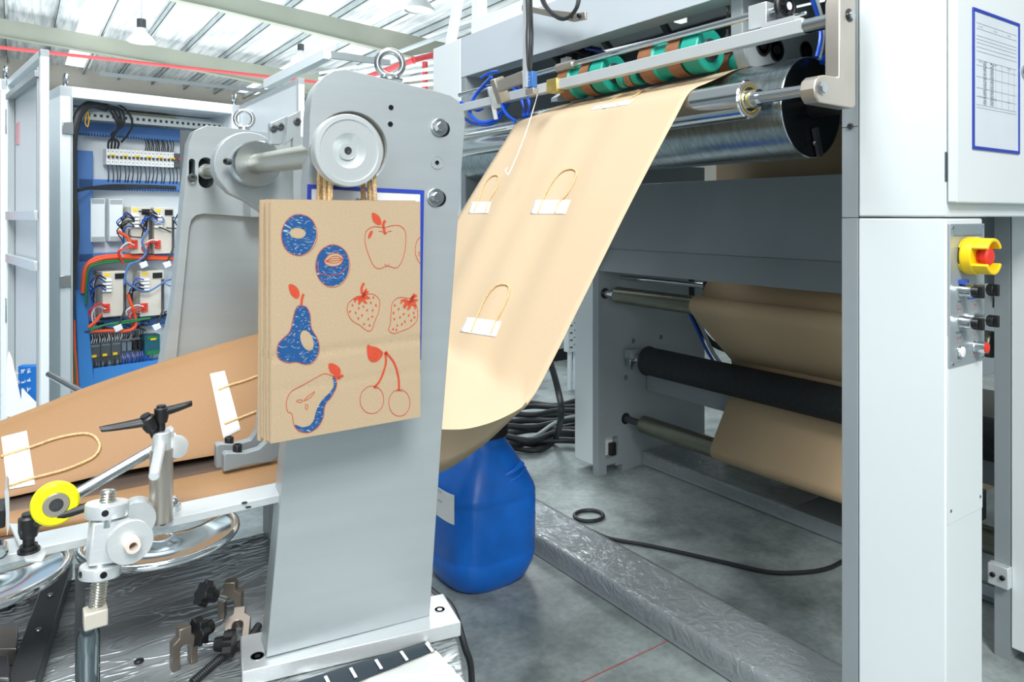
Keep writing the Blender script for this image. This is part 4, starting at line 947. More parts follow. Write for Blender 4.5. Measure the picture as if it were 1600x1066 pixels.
lab = ['second kraft bag from the front, hanging right behind the printed front bag', 'third kraft bag from the front, only its left edge showing', 'fourth kraft bag from the front, an edge just left of the third', 'rearmost kraft bag, leftmost edge of the hanging stack']
for i, (pxl, dz, dy) in enumerate(((419, .0015, .011), (414.5, -.004, .022), (410, .001, .033), (405, -.0075, .044))):
    dx = at(pxl, 400, Y=BY+dy).x-bx0
    c = copy_tree(bag0); c.location = Vector(bag0.location)+Vector((dx, dy, dz)); c.rotation_euler = (0, (-.004, .006, -.003, .008)[i], 0); c['label'] = lab[i]
# ================================================================ TABLE / BASE UNDER THE STAND
def tabfilm():
    m = bpy.data.materials.new('film_covered_steel'); m.use_nodes = True; t = m.node_tree; b = t.nodes['Principled BSDF']
    tcn = t.nodes.new('ShaderNodeTexCoord'); mp = t.nodes.new('ShaderNodeMapping'); mp.inputs['Scale'].default_value = (9, 26, 9); mp.inputs['Rotation'].default_value = (0, 0, .35)
    n = t.nodes.new('ShaderNodeTexNoise'); n.inputs['Scale'].default_value = 1.0; n.inputs['Detail'].default_value = 2.5; n.inputs['Distortion'].default_value = .8
    t.links.new(tcn.outputs['Object'], mp.inputs[0]); t.links.new(mp.outputs[0], n.inputs[0])
    n2 = t.nodes.new('ShaderNodeTexNoise'); n2.inputs['Scale'].default_value = 3; n2.inputs['Detail'].default_value = 3; t.links.new(tcn.outputs['Object'], n2.inputs[0])
    r = t.nodes.new('ShaderNodeValToRGB'); r.color_ramp.elements[0].position = .35; r.color_ramp.elements[0].color = srgb('#767D7F'); r.color_ramp.elements[1].position = .65; r.color_ramp.elements[1].color = srgb('#9CA3A5'); t.links.new(n2.outputs['Fac'], r.inputs[0]); t.links.new(r.outputs[0], b.inputs['Base Color'])
    bp = t.nodes.new('ShaderNodeBump'); bp.inputs['Strength'].default_value = .5; bp.inputs['Distance'].default_value = .009
    ma = t.nodes.new('ShaderNodeMath'); ma.operation = 'SUBTRACT'; ma.inputs[1].default_value = .5; mb2 = t.nodes.new('ShaderNodeMath'); mb2.operation = 'ABSOLUTE'; mc = t.nodes.new('ShaderNodeMath'); mc.operation = 'MULTIPLY'; mc.inputs[1].default_value = -22; md = t.nodes.new('ShaderNodeMath'); md.operation = 'EXPONENT'
    t.links.new(n.outputs['Fac'], ma.inputs[0]); t.links.new(ma.outputs[0], mb2.inputs[0]); t.links.new(mb2.outputs[0], mc.inputs[0]); t.links.new(mc.outputs[0], md.inputs[0]); t.links.new(md.outputs[0], bp.inputs['Height']); t.links.new(bp.outputs[0], b.inputs['Normal'])
    b.inputs['Roughness'].default_value = .24; b.inputs['Metallic'].default_value = .3; return m
tb = thing('machine_bed', 'low grey machine bed wrapped in wrinkled clear plastic film', 'machine bed', (0, 1.2, 0))
mb = MB(); rows = []
top = MB().prism([(-1.2, .55, .62), (.40, .55, .62), (.66, 1.12, .62), (.71, 1.26, .62), (.71, 1.80, .62), (-1.2, 1.80, .62)], [], (0, 0, .05)).build('bed_top', tabfilm(), tb, bevel=.004)
MB().prism([(-1.1, .6, .05), (.38, .6, .05), (.645, 1.14, .05), (.695, 1.28, .05), (.695, 1.78, .05), (-1.1, 1.78, .05)], [], (0, 0, .57)).build('bed_body', DGREY, tb)
for (x, y) in ((-1, .7), (.3, .7), (-1, 1.7), (.62, 1.7)): MB().cyl((x, y, 0), (x, y, .05), .04).build('levelling_foot', GUN, tb)
TZ = .671
def tz(px, py, z=TZ): return at(px, py, z=z)
MB().lathe(tz(217, 1034), Z_, [(0, .008), (.002, .008), (.004, .004), (.004, 0)], 14).build('plug', BLACK, tb)
# white plastic sheet and ruled strip in front of the foot
s = thing('plastic_sheet', 'crumpled white plastic sheet with a black ruled strip at the foot of the stand', 'plastic sheet', tz(640, 1060))
q = [tz(*p) for p in ((420, 1110), (668, 1008), (712, 1012), (760, 1090), (760, 1180), (380, 1180))]
rows = []
A0, A1, B0, B1 = tz(500, 1078), tz(668, 1008), tz(560, 1200), tz(770, 1120)
rows = []
for i in range(24):
    u = i/23; row = []
    for j in range(14):
        v = j/13; p = A0.lerp(A1, v).lerp(B0.lerp(B1, v), u); row.append(p+Z_*(.004+.004*random.random()))
    rows.append(row)
MB().grid(rows).build('white_film', mat('white_poly_film', '#D5D9D6', .25, bump=.4, bs=14), s, smooth=180)
a, b, c_, d_ = tz(440, 1075, .680), tz(664, 1004, .680), tz(682, 1016, .680), tz(500, 1090, .680)
MB().prism([a, b, c_, d_], [], (0, 0, .002)).build('ruled_strip', mat('black_strip', '#22303A', .3), s)
for k in range(7):
    p = tz(*((676-40*k, 1018+13.5*k)), .6845); MB().beam(p, p+(tz(660, 1004, .6845)-tz(680, 1030, .6845)).normalized()*.028, .005, .0015).build('rule_mark', PAPW, s)
# ================================================================ FORMING TABLE AND GUIDES
ft = thing('forming_table', 'dark steel forming table under the folded paper tube', 'table', (.2, 1.8, .67))
MB().box((-1.0, 1.47, .893), (.56, 2.12, .905)).build('table_top', mat('dark_oiled_plate', '#6E625A', .3, .5, var=.2, vs=8), ft, bevel=.001)
for x in (-.9, .50):
    for y in (1.55, 1.75): MB().box((x, y, .672), (x+.05, y+.05, .893)).build('leg', GREY, ft)
def guide(px, py, d, label, Yg):
    # angle block on the table whose arm curves up behind the bags
    g = thing('guide_block', label, 'guide block', at(px, py+30, Y=Yg), 'steel guide blocks')
    f = lambda x, y: at(x, y, Y=Yg)
    P = [f(*q) for q in d]; MB().prism(P, [], (0, .022, 0)).build('angle_arm', DGREY, g, bevel=.002)
    mb = MB(); q = f(px, py); mb.lathe(q+Vector((0, .011, -.004)), Z_, [(0, .009), (.014, .009), (.016, .008), (.016, .005), (.010, .005), (.010, 0)], 20); mb.build('cap_screw', BLACK, g)
guide(360, 694, [(338, 732), (338, 697), (343, 694), (372, 694), (392, 688), (403, 672), (405, 640), (425, 560), (440, 560), (440, 700), (400, 712), (372, 715), (370, 732)], 'rear steel guide block with a black cap screw, left of the other', 1.56)
guide(373, 706, [(350, 736), (350, 712), (354, 708), (385, 708), (405, 702), (418, 690), (424, 670), (445, 670), (445, 708), (425, 722), (385, 728), (350, 738)], 'front steel guide block with a black cap screw, beside the stand plate', 1.50)
# crosspiece rods seen over the tube
MB_ = MB().tube([at(76, 585, Y=2.3), at(122, 610, Y=2.15), at(160, 632, Y=2.05)], .008, 10)
tag(MB_.build('guide_rod', STEEL), 'thin steel rod slanting down behind the brown paper tube', 'rod')
# ================================================================ FOREGROUND BAR WITH CLAMPS
cb_ = thing('clamp_bar', 'flat aluminium bar across the front carrying clamps, posts and handles', 'machine bar', (.1, 1.28, .67))
MB().box((-.75, 1.25, .953), (.42, 1.312, .966)).build('flat_bar', ALU, cb_, bevel=.001)
# support: rear pad to forming table
MB().box((-.60, 1.28, .672), (-.55, 1.31, .953)).build('bar_support', DGREY, cb_)
mb = MB()
for (px, py) in ((382, 786), (388, 793), (254, 820)):
    p = at(px, py, z=.9662); mb.lathe(p, Z_, [(0, 0), (0, .005), (.0004, .005)], 14)
mb.build('bar_holes', BLKD, cb_)
ac = at(273, 803, Y=1.275); MB().lathe((ac.x, 1.285, .966), Z_, [(0, .0115), (.009, .0115), (.010, .009), (.016, .009), (.022, .005), (.024, 0)], 20).build('acorn_nut', CHROME, cb_)
# vertical post
vp = at(252, 815, z=.966); vt = at(262, 700, Y=vp.y)
post = MB().lathe(vp, Vector((.0, 0, 1)), [(0, .0165), (.002, .0172), (vt.z-vp.z-.004, .0172), (vt.z-vp.z, .0165)], 36).build('post', NICK, cb_)
tz0 = vt.z
MB().lathe((vp.x, vp.y, tz0), Z_, [(0, .0140), (.026, .0140), (.028, .012), (.028, 0)], 32).build('post_top', ALU, post)
# cross pin through the post top toward the camera
pa = Vector((vp.x, vp.y, tz0+.012)); pb = at(241, 745, Y=vp.y-.10)
MB().lathe(pb, pa-pb, [(0, .006), (.002, .0078), ((pa-pb).length+.03, .0078)], 24).build('cross_pin', ALU, post)
def lever(base, axis, ldir, L, parent, sc=1.):
    base, axis, ldir = Vector(base), Vector(axis).normalized(), Vector(ldir).normalized()
    h = MB(); h.lathe(base, axis, [(0, .006*sc), (.012*sc, .006*sc), (.012*sc, .0085*sc), (.020*sc, .0105*sc), (.034*sc, .0105*sc), (.036*sc, .007*sc), (.039*sc, .007*sc)], 20)
    a = base+axis*.028*sc; sd = axis.cross(ldir).normalized(); rows = []
    for i in range(9):
        u = i/8; c = a+ldir*(L*u)+axis*(.004*sc*math.sin(u*1.6)+.006*sc*u*u); w_ = (.0095-.003*u)*sc*(1.0 if i < 8 else .6); t = (.0075-.003*u)*sc
        rows.append([c+sd*w_*math.cos(q)+axis*t*math.sin(q) for q in [2*math.pi*k/10 for k in range(11)]])
    h.grid(rows); o = h.build('clamp_lever', BLACK, parent, smooth=50)
    MB().cyl(base-axis*.012*sc, base+axis*.002*sc, .0045*sc, 12).build('lever_stud', GUN, o)
    return o
lever(Vector((vp.x, vp.y, tz0+.030)), (0, 0, 1), at(291, 664, Y=vp.y)-at(253, 668, Y=vp.y), .045, cb_)
# angled clamp block and long rod to the yellow wheel
cbk = at(250, 690, Y=vp.y+.015)
MB().obox(at(255, 694, Y=vp.y+.018), (at(255, 690, Y=1.3)-at(130, 770, Y=1.3)), Y_, Z_, (.016, .014, .019)).build('rod_clamp', ALU, post, bevel=.003)
ra, rb_ = at(275, 682, Y=vp.y+.02), at(103, 782, Y=1.245)
MB().cyl(ra, rb_, .0085, 24).build('long_rod', STEEL, cb_)
MB().lathe(at(272, 700, Y=vp.y+.012), (at(285, 690, Y=1.25)-at(260, 700, Y=1.3)), [(0, .018), (.012, .018), (.014, .015)], 24).build('side_disc', ALU, post)
lb_ = at(243, 682, Y=vp.y)
lever(lb_, at(229, 652, Y=vp.y-.005)-at(243, 680, Y=vp.y), at(170, 672, Y=vp.y)-at(225, 655, Y=vp.y), .062, cb_, 1.05)
# yellow wheel
wc = at(87, 788, Y=1.22); wax = (Vector((.10, -1, .05))).normalized()
yw = MB().lathe(wc-wax*(-.0), wax, [(-.014, .020), (-.014, .027), (-.012, .030), (-.004, .031), (.002, .030), (.005, .027), (.005, .017)], 56, cap=False).build('yellow_wheel', YEL, cb_)
MB().lathe(wc, wax, [(-.012, .0), (-.012, .018), (.004, .0175), (.006, .0155), (.006, .009), (.003, .0085), (.003, .007)], 40).build('wheel_hub', NICK, yw)
MB().lathe(wc, wax, [(.002, .0085), (.007, .0085), (.007, .0055), (.009, .0055), (.009, 0)], 24).build('axle_nut', GUN, yw)
# spindle assembly
s0, s1 = at(170, 765, Y=1.17), at(150, 962, Y=1.15); sa = (s0-s1).normalized()
def onS(py): t = (py-765)/(962-765); return s0.lerp(s1, t)
prof_t = []; L = (s0-s1).length; pitch = .0036; n = int(L/pitch)
for k in range(n):
    prof_t += [(k*pitch, .0092), (k*pitch+pitch*.5, .0108)]
prof_t += [(L-.001, .009), (L, .0075), (L, 0)]
spi = MB().lathe(s1, sa, [(0, 0)]+prof_t, 28).build('threaded_spindle', mat('bright_thread', '#D8D5CC', .22, 1., var=.03), cb_, smooth=60)
def collar(py, r, h, hole_a):
    c = onS(py); o = MB().lathe(c-sa*h/2, sa, [(0, r*.97), (.0015, r), (h-.0015, r), (h, r*.96)], 56).build('knurled_collar' if 0 else 'adjusting_collar', ALU, cb_)
    for th in hole_a:
        d = Vector((math.cos(th), math.sin(th), 0)); d = (d-sa*d.dot(sa)).normalized(); MB().lathe(c+d*(r-.0003), d, [(0, .0045), (.0006, .0045), (.0006, .0)], 16).build('collar_hole', BLKD, o)
    return o
tcl = collar(796, .0280, .019, (math.radians(-100), ))
MB().lathe(onS(822), sa, [(0, .0185), (.014, .0185)], 40).build('neck_ring', STEEL, cb_)
collar(892, .0268, .016, (math.radians(-88), math.radians(-160)))
MB().lathe(onS(885), sa, [(0, .0155), (.014, .0155)], 40).build('neck_ring', STEEL, cb_)
bc = onS(845); bxx = Vector((1, 0, 0)); bxx = (bxx-sa*bxx.dot(sa)).normalized(); byy = sa.cross(bxx)
MB().obox(bc+byy*.008+bxx*.006, bxx, byy, sa, (.024, .026, .029)).build('spindle_block', ALU, cb_, bevel=.003)
MB().lathe(at(213, 806, Y=1.25), Vector((.1, 1, 0)), [(-.02, .027), (.01, .027), (.014, .022)], 44).build('rear_boss', ALU, cb_)
dcn = at(204, 848, Y=1.105); dd = Vector((.08, -1, .04)).normalized()
fd2 = MB().lathe(dcn, dd, [(-.030, .020), (-.010, .020), (-.010, .0285), (-.009, .0292), (0, .0292), (.001, .0286), (.001, 0)], 64).build('front_disc', ALU, cb_)
MB().lathe(dcn, dd, [(.001, .0105), (.014, .0105), (.0175, .0095), (.0175, .0052), (.006, .0052), (.006, 0)], 36).build('white_bush', mat('ivory_nylon', '#DCD3C8', .45), fd2)
MB().lathe(dcn, dd, [(.0062, 0), (.0062, .005), (.007, .005)], 20).build('bush_bore', mat('bore_brown', '#7A5A4C', .6), fd2)
nb_ = at(149, 963, Y=1.145); MB().obox(nb_, X_, Y_, Z_, (.0145, .013, .0115)).build('end_block', mat('cream_steel', '#D3CEC0', .4, .3), cb_, bevel=.002)
c1 = at(138, 980, Y=1.17); MB().lathe((c1.x, c1.y, .672), Z_, [(0, .0145), (c1.z-.672-.01, .0145), (c1.z-.672, .012)], 40).build('chrome_column', mat('dark_chrome', '#8B979C', .08, 1.), cb_)
sd_ = at(131, 930, Y=1.2); MB().obox((sd_.x-.004, 1.21, (.672+sd_.z+.04)/2), X_, Y_, Z_, (.006, .006, (sd_.z+.04-.672)/2)).build('side_strap', GUN, cb_)
# slotted lever clamp at the left
q = [at(x, y, Y=1.235) for x, y in ((18, 828), (50, 828), (72, 866), (70, 878), (58, 882), (40, 880), (28, 862))]
b0 = at(46, 862, z=.968)
MB().prism([Vector((p[0], p[1], .968)) for p in (tuple(at(14, 822, z=.968))[:2], tuple(at(46, 822, z=.968))[:2], tuple(at(73, 868, z=.968))[:2], tuple(at(66, 880, z=.968))[:2], tuple(at(40, 880, z=.968))[:2])], [], (0, 0, .004)).build('slotted_plate', ALU, cb_, bevel=.001)
lb2 = at(45, 862, z=.972)
MB().lathe(lb2, Z_, [(0, .014), (.004, .014), (.004, .011), (.01, .011)], 24).build('washer_stack', BLACK, cb_)
lever(lb2+Z_*.006, Z_, at(134, 806, z=1.01)-at(45, 820, z=1.01), .088, cb_, 1.25)
# sensor box at left edge
sbx = thing('sensor_box', 'black sensor box behind a thin metal plate at the left edge', 'sensor', at(5, 830, Y=1.27))
MB().box(tuple(at(-40, 835, Y=1.24)), tuple(at(9, 778, Y=1.29))).build('body', BLACK, sbx, bevel=.002)
MB().prism([at(x, y, Y=1.235) for x, y in ((7, 768), (11, 762), (14, 770), (15, 822), (11, 838))], [], (0, .06, 0)).build('mount_plate', ALU, sbx)
MB().lathe(at(0, 855, Y=1.24), -Y_, [(0, .010), (.02, .010), (.024, .006)], 16).build('nut', CHROME, sbx)
# chrome half trays below the bar
def tray(c, R, label, a0, a1, z):
    t = thing('chrome_tray', label, 'tray', (c[0], c[1], z), 'polished round trays')
    pts = [Vector((c[0]+R*math.cos(th), c[1]+R*math.sin(th), z)) for th in [math.radians(a0+(a1-a0)*k/36) for k in range(37)]]
    rows = [[Vector((c[0]+(p.x-c[0])*s, c[1]+(p.y-c[1])*s, z-.010*math.sin(s*math.pi))) for s in (0.02, .2, .4, .6, .8, .93, 1.)] for p in pts]
    MB().grid(rows).build('dish', mat('mirror_steel', '#B9C3C8', .10, 1.), t, smooth=180, solid=.001)
    MB().tube(pts, .0065, 12).build('rolled_rim', CHROME, t)
e0, e1_ = at(366, 826, z=.915), at(222, 872, z=.915)
tray((.200, 1.325), .118, 'polished chrome tray under the bar, right of the spindle', -200, 20, .915)
tray((-.050, 1.325), .118, 'polished chrome tray under the bar at the far left', -200, 20, .915)
# long drilled flat bar, lower left
a, b = tz(95, 905), tz(32, 1100)
fb = MB(); dv = (b-a).normalized(); sdv = Vector((-dv.y, dv.x, 0))
fb.obox((a+b)/2+Z_*.016, dv, sdv, Z_, ((a-b).length/2, .022, .016))
fbo = fb.build('flat_steel_bar', GUN, bevel=.002); tag(fbo, 'long dark drilled steel bar lying on the film at lower left', 'steel bar')
WLOC[fbo.name] = Vector(fbo.location)
for t in (.06, .32, .62):
    p = a.lerp(b, t)+Z_*.0325; MB().lathe(p, Z_, [(0, .0055), (.0015, .005), (.002, 0)], 16).build('screw', STEEL if t > .1 else BLKD, fbo)
# block and plates at the extreme lower left
t = thing('steel_block', 'pale machined steel block at the lower left edge of the bed', 'steel block', tz(10, 1010))
a = tz(38, 1040); MB().prism([tz(-60, 1040), tz(26, 1040), tz(28, 1003), tz(-60, 1003)], [], (0, 0, .03)).build('block_body', NICK, t, bevel=.002)
a = tz(14, 1066); MB().prism([tz(-30, 1100), tz(16, 1100), tz(14, 1060), tz(-30, 1060)], [], (0, 0, .04)).build('block_front', GUN, t, bevel=.004)
tag(MB().prism([tz(48, 938), tz(100, 920), tz(90, 905), tz(30, 925)], [], (0, 0, .002)).build('paper_scrap', mat('grey_card', '#A9A79E', .7)), 'small beige card scrap on the film beside the drilled bar', 'card')
mb = MB(); c = tz(8, 968)+Z_*.02
mb.lathe(c, Z_, [(0, .01), (.004, .018), (.012, .02), (.016, .012), (.016, 0)], 9); tag(mb.build('knob', BLACK), 'black lobed knob lying at the left edge of the bed', 'knob')
# side skirt bar lower centre-left
# U clamps with knobs
def uclamp(c, rx, rz_, size, label, lay=False, knobdir=(1, 0, 0)):
    u = thing('clamp_fork', label, 'clamp', c, 'loose clamp forks')
    M = Matrix.Translation(c) @ Matrix.Rotation(rz_, 4, 'Z') @ Matrix.Rotation(rx, 4, 'X')
    s_ = size
    pts = [(-s_, 0), (-s_*.42, 0), (-s_*.42, s_*1.5)]+[(-s_*.42*math.cos(t_), s_*1.5+s_*.42*math.sin(t_)) for t_ in [math.pi*k/8 for k in range(1, 8)]]+[(s_*.42, s_*1.5), (s_*.42, 0), (s_, 0), (s_, s_*2.2), (s_*.5, s_*2.6), (s_*.5, s_*3.3), (-s_*.5, s_*3.3), (-s_*.5, s_*2.6), (-s_, s_*2.2)]
    MB(M).prism([(x, 0, z) for x, z in pts], [], (0, s_*.9, 0)).build('fork', mat('bronze_steel', '#8E857B', .35, .75), u, bevel=.0015)
    return u, M
def knobby(parent, base, d, sc=1.):
    base, d = Vector(base), Vector(d).normalized(); n = d.orthogonal().normalized(); b = d.cross(n)
    MB().cyl(base, base+d*.02*sc, .0045*sc, 12).build('stud', STEEL, parent)
    P = []
    for k in range(48):
        th = 2*math.pi*k/48; r = (.0165+.0022*math.cos(7*th))*sc; P.append(base+d*.030*sc+n*math.cos(th)*r+b*math.sin(th)*r)
    mb = MB(); mb.prism(P, [], d*.013*sc); mb.lathe(base+d*.016*sc, d, [(0, .009*sc), (.015*sc, .011*sc)], 20)
    mb.build('knob', BLACK, parent, bevel=.0008)
c = tz(290, 1043); u, M = uclamp(c, 0, 0.15, .0205, 'bronze fork clamp standing upright on the film, nearest the camera')
for ch in u.children: pass
c = tz(368, 1020)+Z_*.022; u2, M = uclamp(c, -1.2, -.35, .0215, 'bronze fork clamp lying against the others beside the stand plate')
knobby(u2, tz(318, 1040)+Z_*.034, (.8, -.45, .05), 1.2)
c = tz(358, 972)+Z_*.002; u3, M = uclamp(c, 0, -.5, .022, 'bronze fork clamp at the back of the loose pile')
knobby(u3, tz(352, 1000)+Z_*.075, (-.8, -.1, .5), 1.2)
knobby(u3, tz(345, 1010)+Z_*.045, (-.8, -.4, .1), 1.3)
# corrugated conduit
P = [tz(300, 1075)+Z_*.008, tz(340, 1040)+Z_*.008, tz(370, 1018)+Z_*.008, tz(395, 997)+Z_*.008, tz(404, 985)+Z_*.008]
Q = cr(P, 40); rad = [.0072 if i % 3 else .0060 for i in range(len(Q))]
tag(MB().tube(Q, rad, 12).build('corrugated_conduit', RUB, smooth=25), 'black corrugated conduit on the film by the stand foot', 'conduit')
tag(MB().tube([(.60, 1.52, .68), (.68, 1.45, .70), tuple(at(676, 925, Y=1.36)), tuple(at(706, 950, Y=1.32)), tuple(at(726, 1010, Y=1.28)), tuple(at(737, 1060, Y=1.27)), (.76, 1.25, .3), (.78, 1.3, .02), (1.0, 1.6, .015)], .007, 10, sm=8).build('power_cable', RUB), 'black cable hanging over the right edge of the machine bed', 'cable')
# ================================================================ BLUE DRUM
dx, dyy = 1.545, 2.47
dr_ = thing('plastic_drum', 'blue square plastic drum with a black screw lid standing on the floor', 'drum', (dx, dyy, 0))
def sq(r, n, k, rr=3.4):
    th = 2*math.pi*k/n; c, s_ = math.cos(th), math.sin(th); q = (abs(c)**rr+abs(s_)**rr)**(-1/rr); return r*q*c, r*q*s_
mb = MB(); rows = []; n = 72
for (z, r, e) in ((.004, .135, 2.6), (.0, .15, 2.8), (.02, .172, 3), (.07, .190, 3.4), (.12, .196, 3.8), (.128, .193, 3.8), (.136, .196, 3.8), (.25, .197, 3.8), (.335, .197, 3.8), (.343, .194, 3.8), (.352, .197, 3.8), (.375, .194, 3.5), (.43, .172, 3.0), (.475, .148, 2.6), (.52, .122, 2.3), (.54, .110, 2.), (.555, .104, 2.), (.58, .104, 2.)):
    row = []
    for k in range(n+1):
        x, y = sq(r, n, k % n, e)
        th = 2*math.pi*k/n
        if .13 < z < .42:   # pressed vertical grooves near corner
            for a in (math.radians(225),):
                d = (th-a+math.pi) % (2*math.pi)-math.pi; f = 1-.035*math.exp(-(d/.10)**2); x *= f; y *= f
        row.append((dx+x, dyy+y, z))
    rows.append(row)
mb.grid(rows); mb.build('body', DRUM, dr_, smooth=50)
lid = MB().lathe((dx, dyy, .567), Z_, [(0, .112), (.003, .118), (.045, .118), (.050, .114), (.050, .095), (.042, .09), (.042, 0)], 64)
for k in range(48):
    th = 2*math.pi*k/48; lid.obox((dx+.118*math.cos(th), dyy+.118*math.sin(th), .589), (math.cos(th), math.sin(th), 0), (-math.sin(th), math.cos(th), 0), Z_, (.0015, .003, .018))
lo = lid.build('lid', BLACK, dr_, smooth=30)
MB().obox((dx+.10, dyy+.05, .617), X_, Y_, Z_, (.03, .012, .006)).build('lid_tab', BLACK, lo, bevel=.002)
hx = at(797, 722, Y=dyy-.155)
rr_ = MB(); rr_.tube([Vector((dx+.02, dyy-.158, .435)), Vector((dx+.06, dyy-.166, .452)), Vector((dx+.11, dyy-.150, .465))], .011, 10, sm=5); rr_.tube([Vector((dx+.02, dyy-.166, .412)), Vector((dx+.07, dyy-.176, .428)), Vector((dx+.125, dyy-.150, .445))], .006, 8, sm=5)
rr_.build('moulded_grip', DRUM, dr_)
# label on the left face
lx = dx-.1985
la = at(683, 765, X=lx); lb = at(706, 822, X=lx); y0, y1 = lb.y, la.y+.08
def drumx(y, z):  # surface of superellipse on -X side
    v = min(.99, abs(y-dyy)/.197); return dx-.197*(1-v**3.8)**(1/3.8)-.0012
rows = []
zt1, zb1 = at(706, 775, X=lx).z, at(706, 822, X=lx).z
for i in range(7):
    z = zb1+(zt1-zb1)*i/6; rows.append([(drumx(y0+(y1-y0)*j/8, z), y0+(y1-y0)*j/8, z) for j in range(9)])
lbo = MB().grid(rows).build('drum_label', PAPW, dr_, smooth=60)
for k in range(6): glyph_row(lbo, (lx+.001-.003, y1-.02, zt1-.016-.018*k), -Y_, Z_, -X_, 9, .010 if k in (0, 2) else .006, TXT, 'printed_words', 40+k, kind='cjk')
# ================================================================ FLOOR CABLES
def fz(px, py, z=.01): return at(px, py, z=z)
tag(MB().tube([fz(920+22*math.cos(t)*1.02, 806+8.5*math.sin(t)) for t in [2*math.pi*k/20 for k in range(20)]], .009, 10, sm=3, closed=True).build('cable_loop', RUB), 'small black cable ring lying on the concrete beyond the foil-wrapped rail', 'cable')
tag(MB().tube([fz(925, 830), fz(955, 842), fz(1010, 852), fz(1075, 866), fz(1140, 881), fz(1200, 894), fz(1250, 895), fz(1295, 888), fz(1330, 870), fz(1380, 850)], .0085, 10, sm=6).build('floor_cable', RUB), 'long thin black cable curving across the floor between the two rails', 'cable')
tag(MB().tube([at(845, 520, Y=3.6), at(858, 560, Y=3.45), at(872, 610, Y=3.3), at(877, 650, Y=3.2), Vector(fz(865, 688, .03)), Vector(fz(840, 703, .025)), Vector(fz(805, 700, .025)), Vector(fz(770, 690, .025))], .019, 12, sm=8).build('thick_hose', RUB), 'thick black hose looping down to the floor beside the blue drum', 'hose')
rr = random.Random(9); P = thing('cable_pile', 'pile of thick black cables coiled on the floor behind the drum', 'cables', (fz(850, 660)))
for k in range(11):
    y = 632+k*6.2; z = .02+.03*(k % 3); P_ = [fz(700, y+rr.uniform(-4, 6), z), fz(780, y+rr.uniform(-5, 5), z+.02), fz(830, y+rr.uniform(-4, 8), z), fz(870, y-3+rr.uniform(-4, 6), z), fz(920, y-6+rr.uniform(-4, 6), z), fz(990, y-8, z)]
    MB().tube(P_, .019, 10, sm=6).build('cable', RUB, P)
MB().tube([fz(800, 690, .07), fz(835, 682, .07), fz(862, 664, .08), fz(880, 655, .09), fz(905, 650, .08)], .012, 10, sm=6).build('grey_cable', GREY, P)
# grey equipment beyond, with a perforated tray
g = thing('background_cabinet', 'grey equipment housing far behind the web with a black plinth', 'cabinet', fz(860, 560))
a = fz(790, 572, 0); b = fz(905, 556, 0)
MB().box((4.3, 5.6, .12), (6.2, 6.6, 1.4)).build('body', GREY, g, bevel=.004); MB().box((4.32, 5.62, 0), (6.18, 6.6, .12)).build('plinth', BLACK, g)
mb = MB(); pa, pb = at(888, 551, Y=4.6), at(930, 490, Y=4.6)
pt = MB().box((pa.x, 4.6, pa.z), (pb.x, 4.66, 1.2)).build('perforated_cover', WHITE, g, bevel=.002)
mb = MB()
for i in range(5):
    for j in range(9): mb.obox((pa.x+.03+i*.045, 4.598, pa.z+.04+j*.06+(i % 2)*.02), X_, Y_, Z_, (.014, .002, .004))
mb.build('slots', BLACK, pt, smooth=0)
MB().cyl((pa.x+.04, 4.63, 0), (pa.x+.04, 4.63, pa.z), .02).cyl((pa.x+.1, 4.63, 0), (pa.x+.1, 4.63, pa.z), .02).build('hanging_cables', CABW, g)
# bright machine body further behind the rear frame
g = thing('background_machine', 'pale machine body glimpsed through the gap behind the paper rollers', 'machine', (5.5, 4.2, 0))
MB().box((4.9, 2.2, .35), (6.2, 3.9, 1.2)).build('body', CABW, g, bevel=.005); MB().box((4.8, 2.0, .0), (6.2, 4.0, .10)).build('plinth', GUN, g)
# white guard posts above the gantry
mb = MB(); mb.beam(at(660, 330, Y=3.9), at(721, -30, Y=3.9), .05, .05); tag(mb.build('slanted_post', CABW), 'white slanted post rising behind the gantry end', 'post')
mb = MB(); q0, q1 = at(749, 60, Y=3.3), at(749, -30, Y=3.3); mb.obox((q0+q1)/2, X_, Y_, Z_, (.03, .03, (q1.z-q0.z)/2)); tag(mb.build('upright_post', CABW), 'white square upright post on top of the gantry', 'post')
# white guard frame beyond the cabinets
gf = thing('guard_frame', 'white tubular guard frame beyond the cabinet doors under the roof', 'frame', at(500, 300, Y=6.0))
def bm(a, b, w_=.06): MB().beam(a, b, w_, w_).build('frame_tube', CABW, gf)
p1, p2, p3, p4 = at(418, 132, Y=5.2), at(512, 85, Y=4.4), at(606, 98, Y=5.6), at(418, 180, Y=5.2)
bm(p1, p2); bm(p2, p3, .045); e_ = at(512, 200, Y=4.4); e_.z = 0; bm(p2, e_); bm(p1, p4); bm(at(461, 115, Y=4.8), at(461, 200, Y=4.8), .05); bm(p4, at(470, 150, Y=4.75), .05)
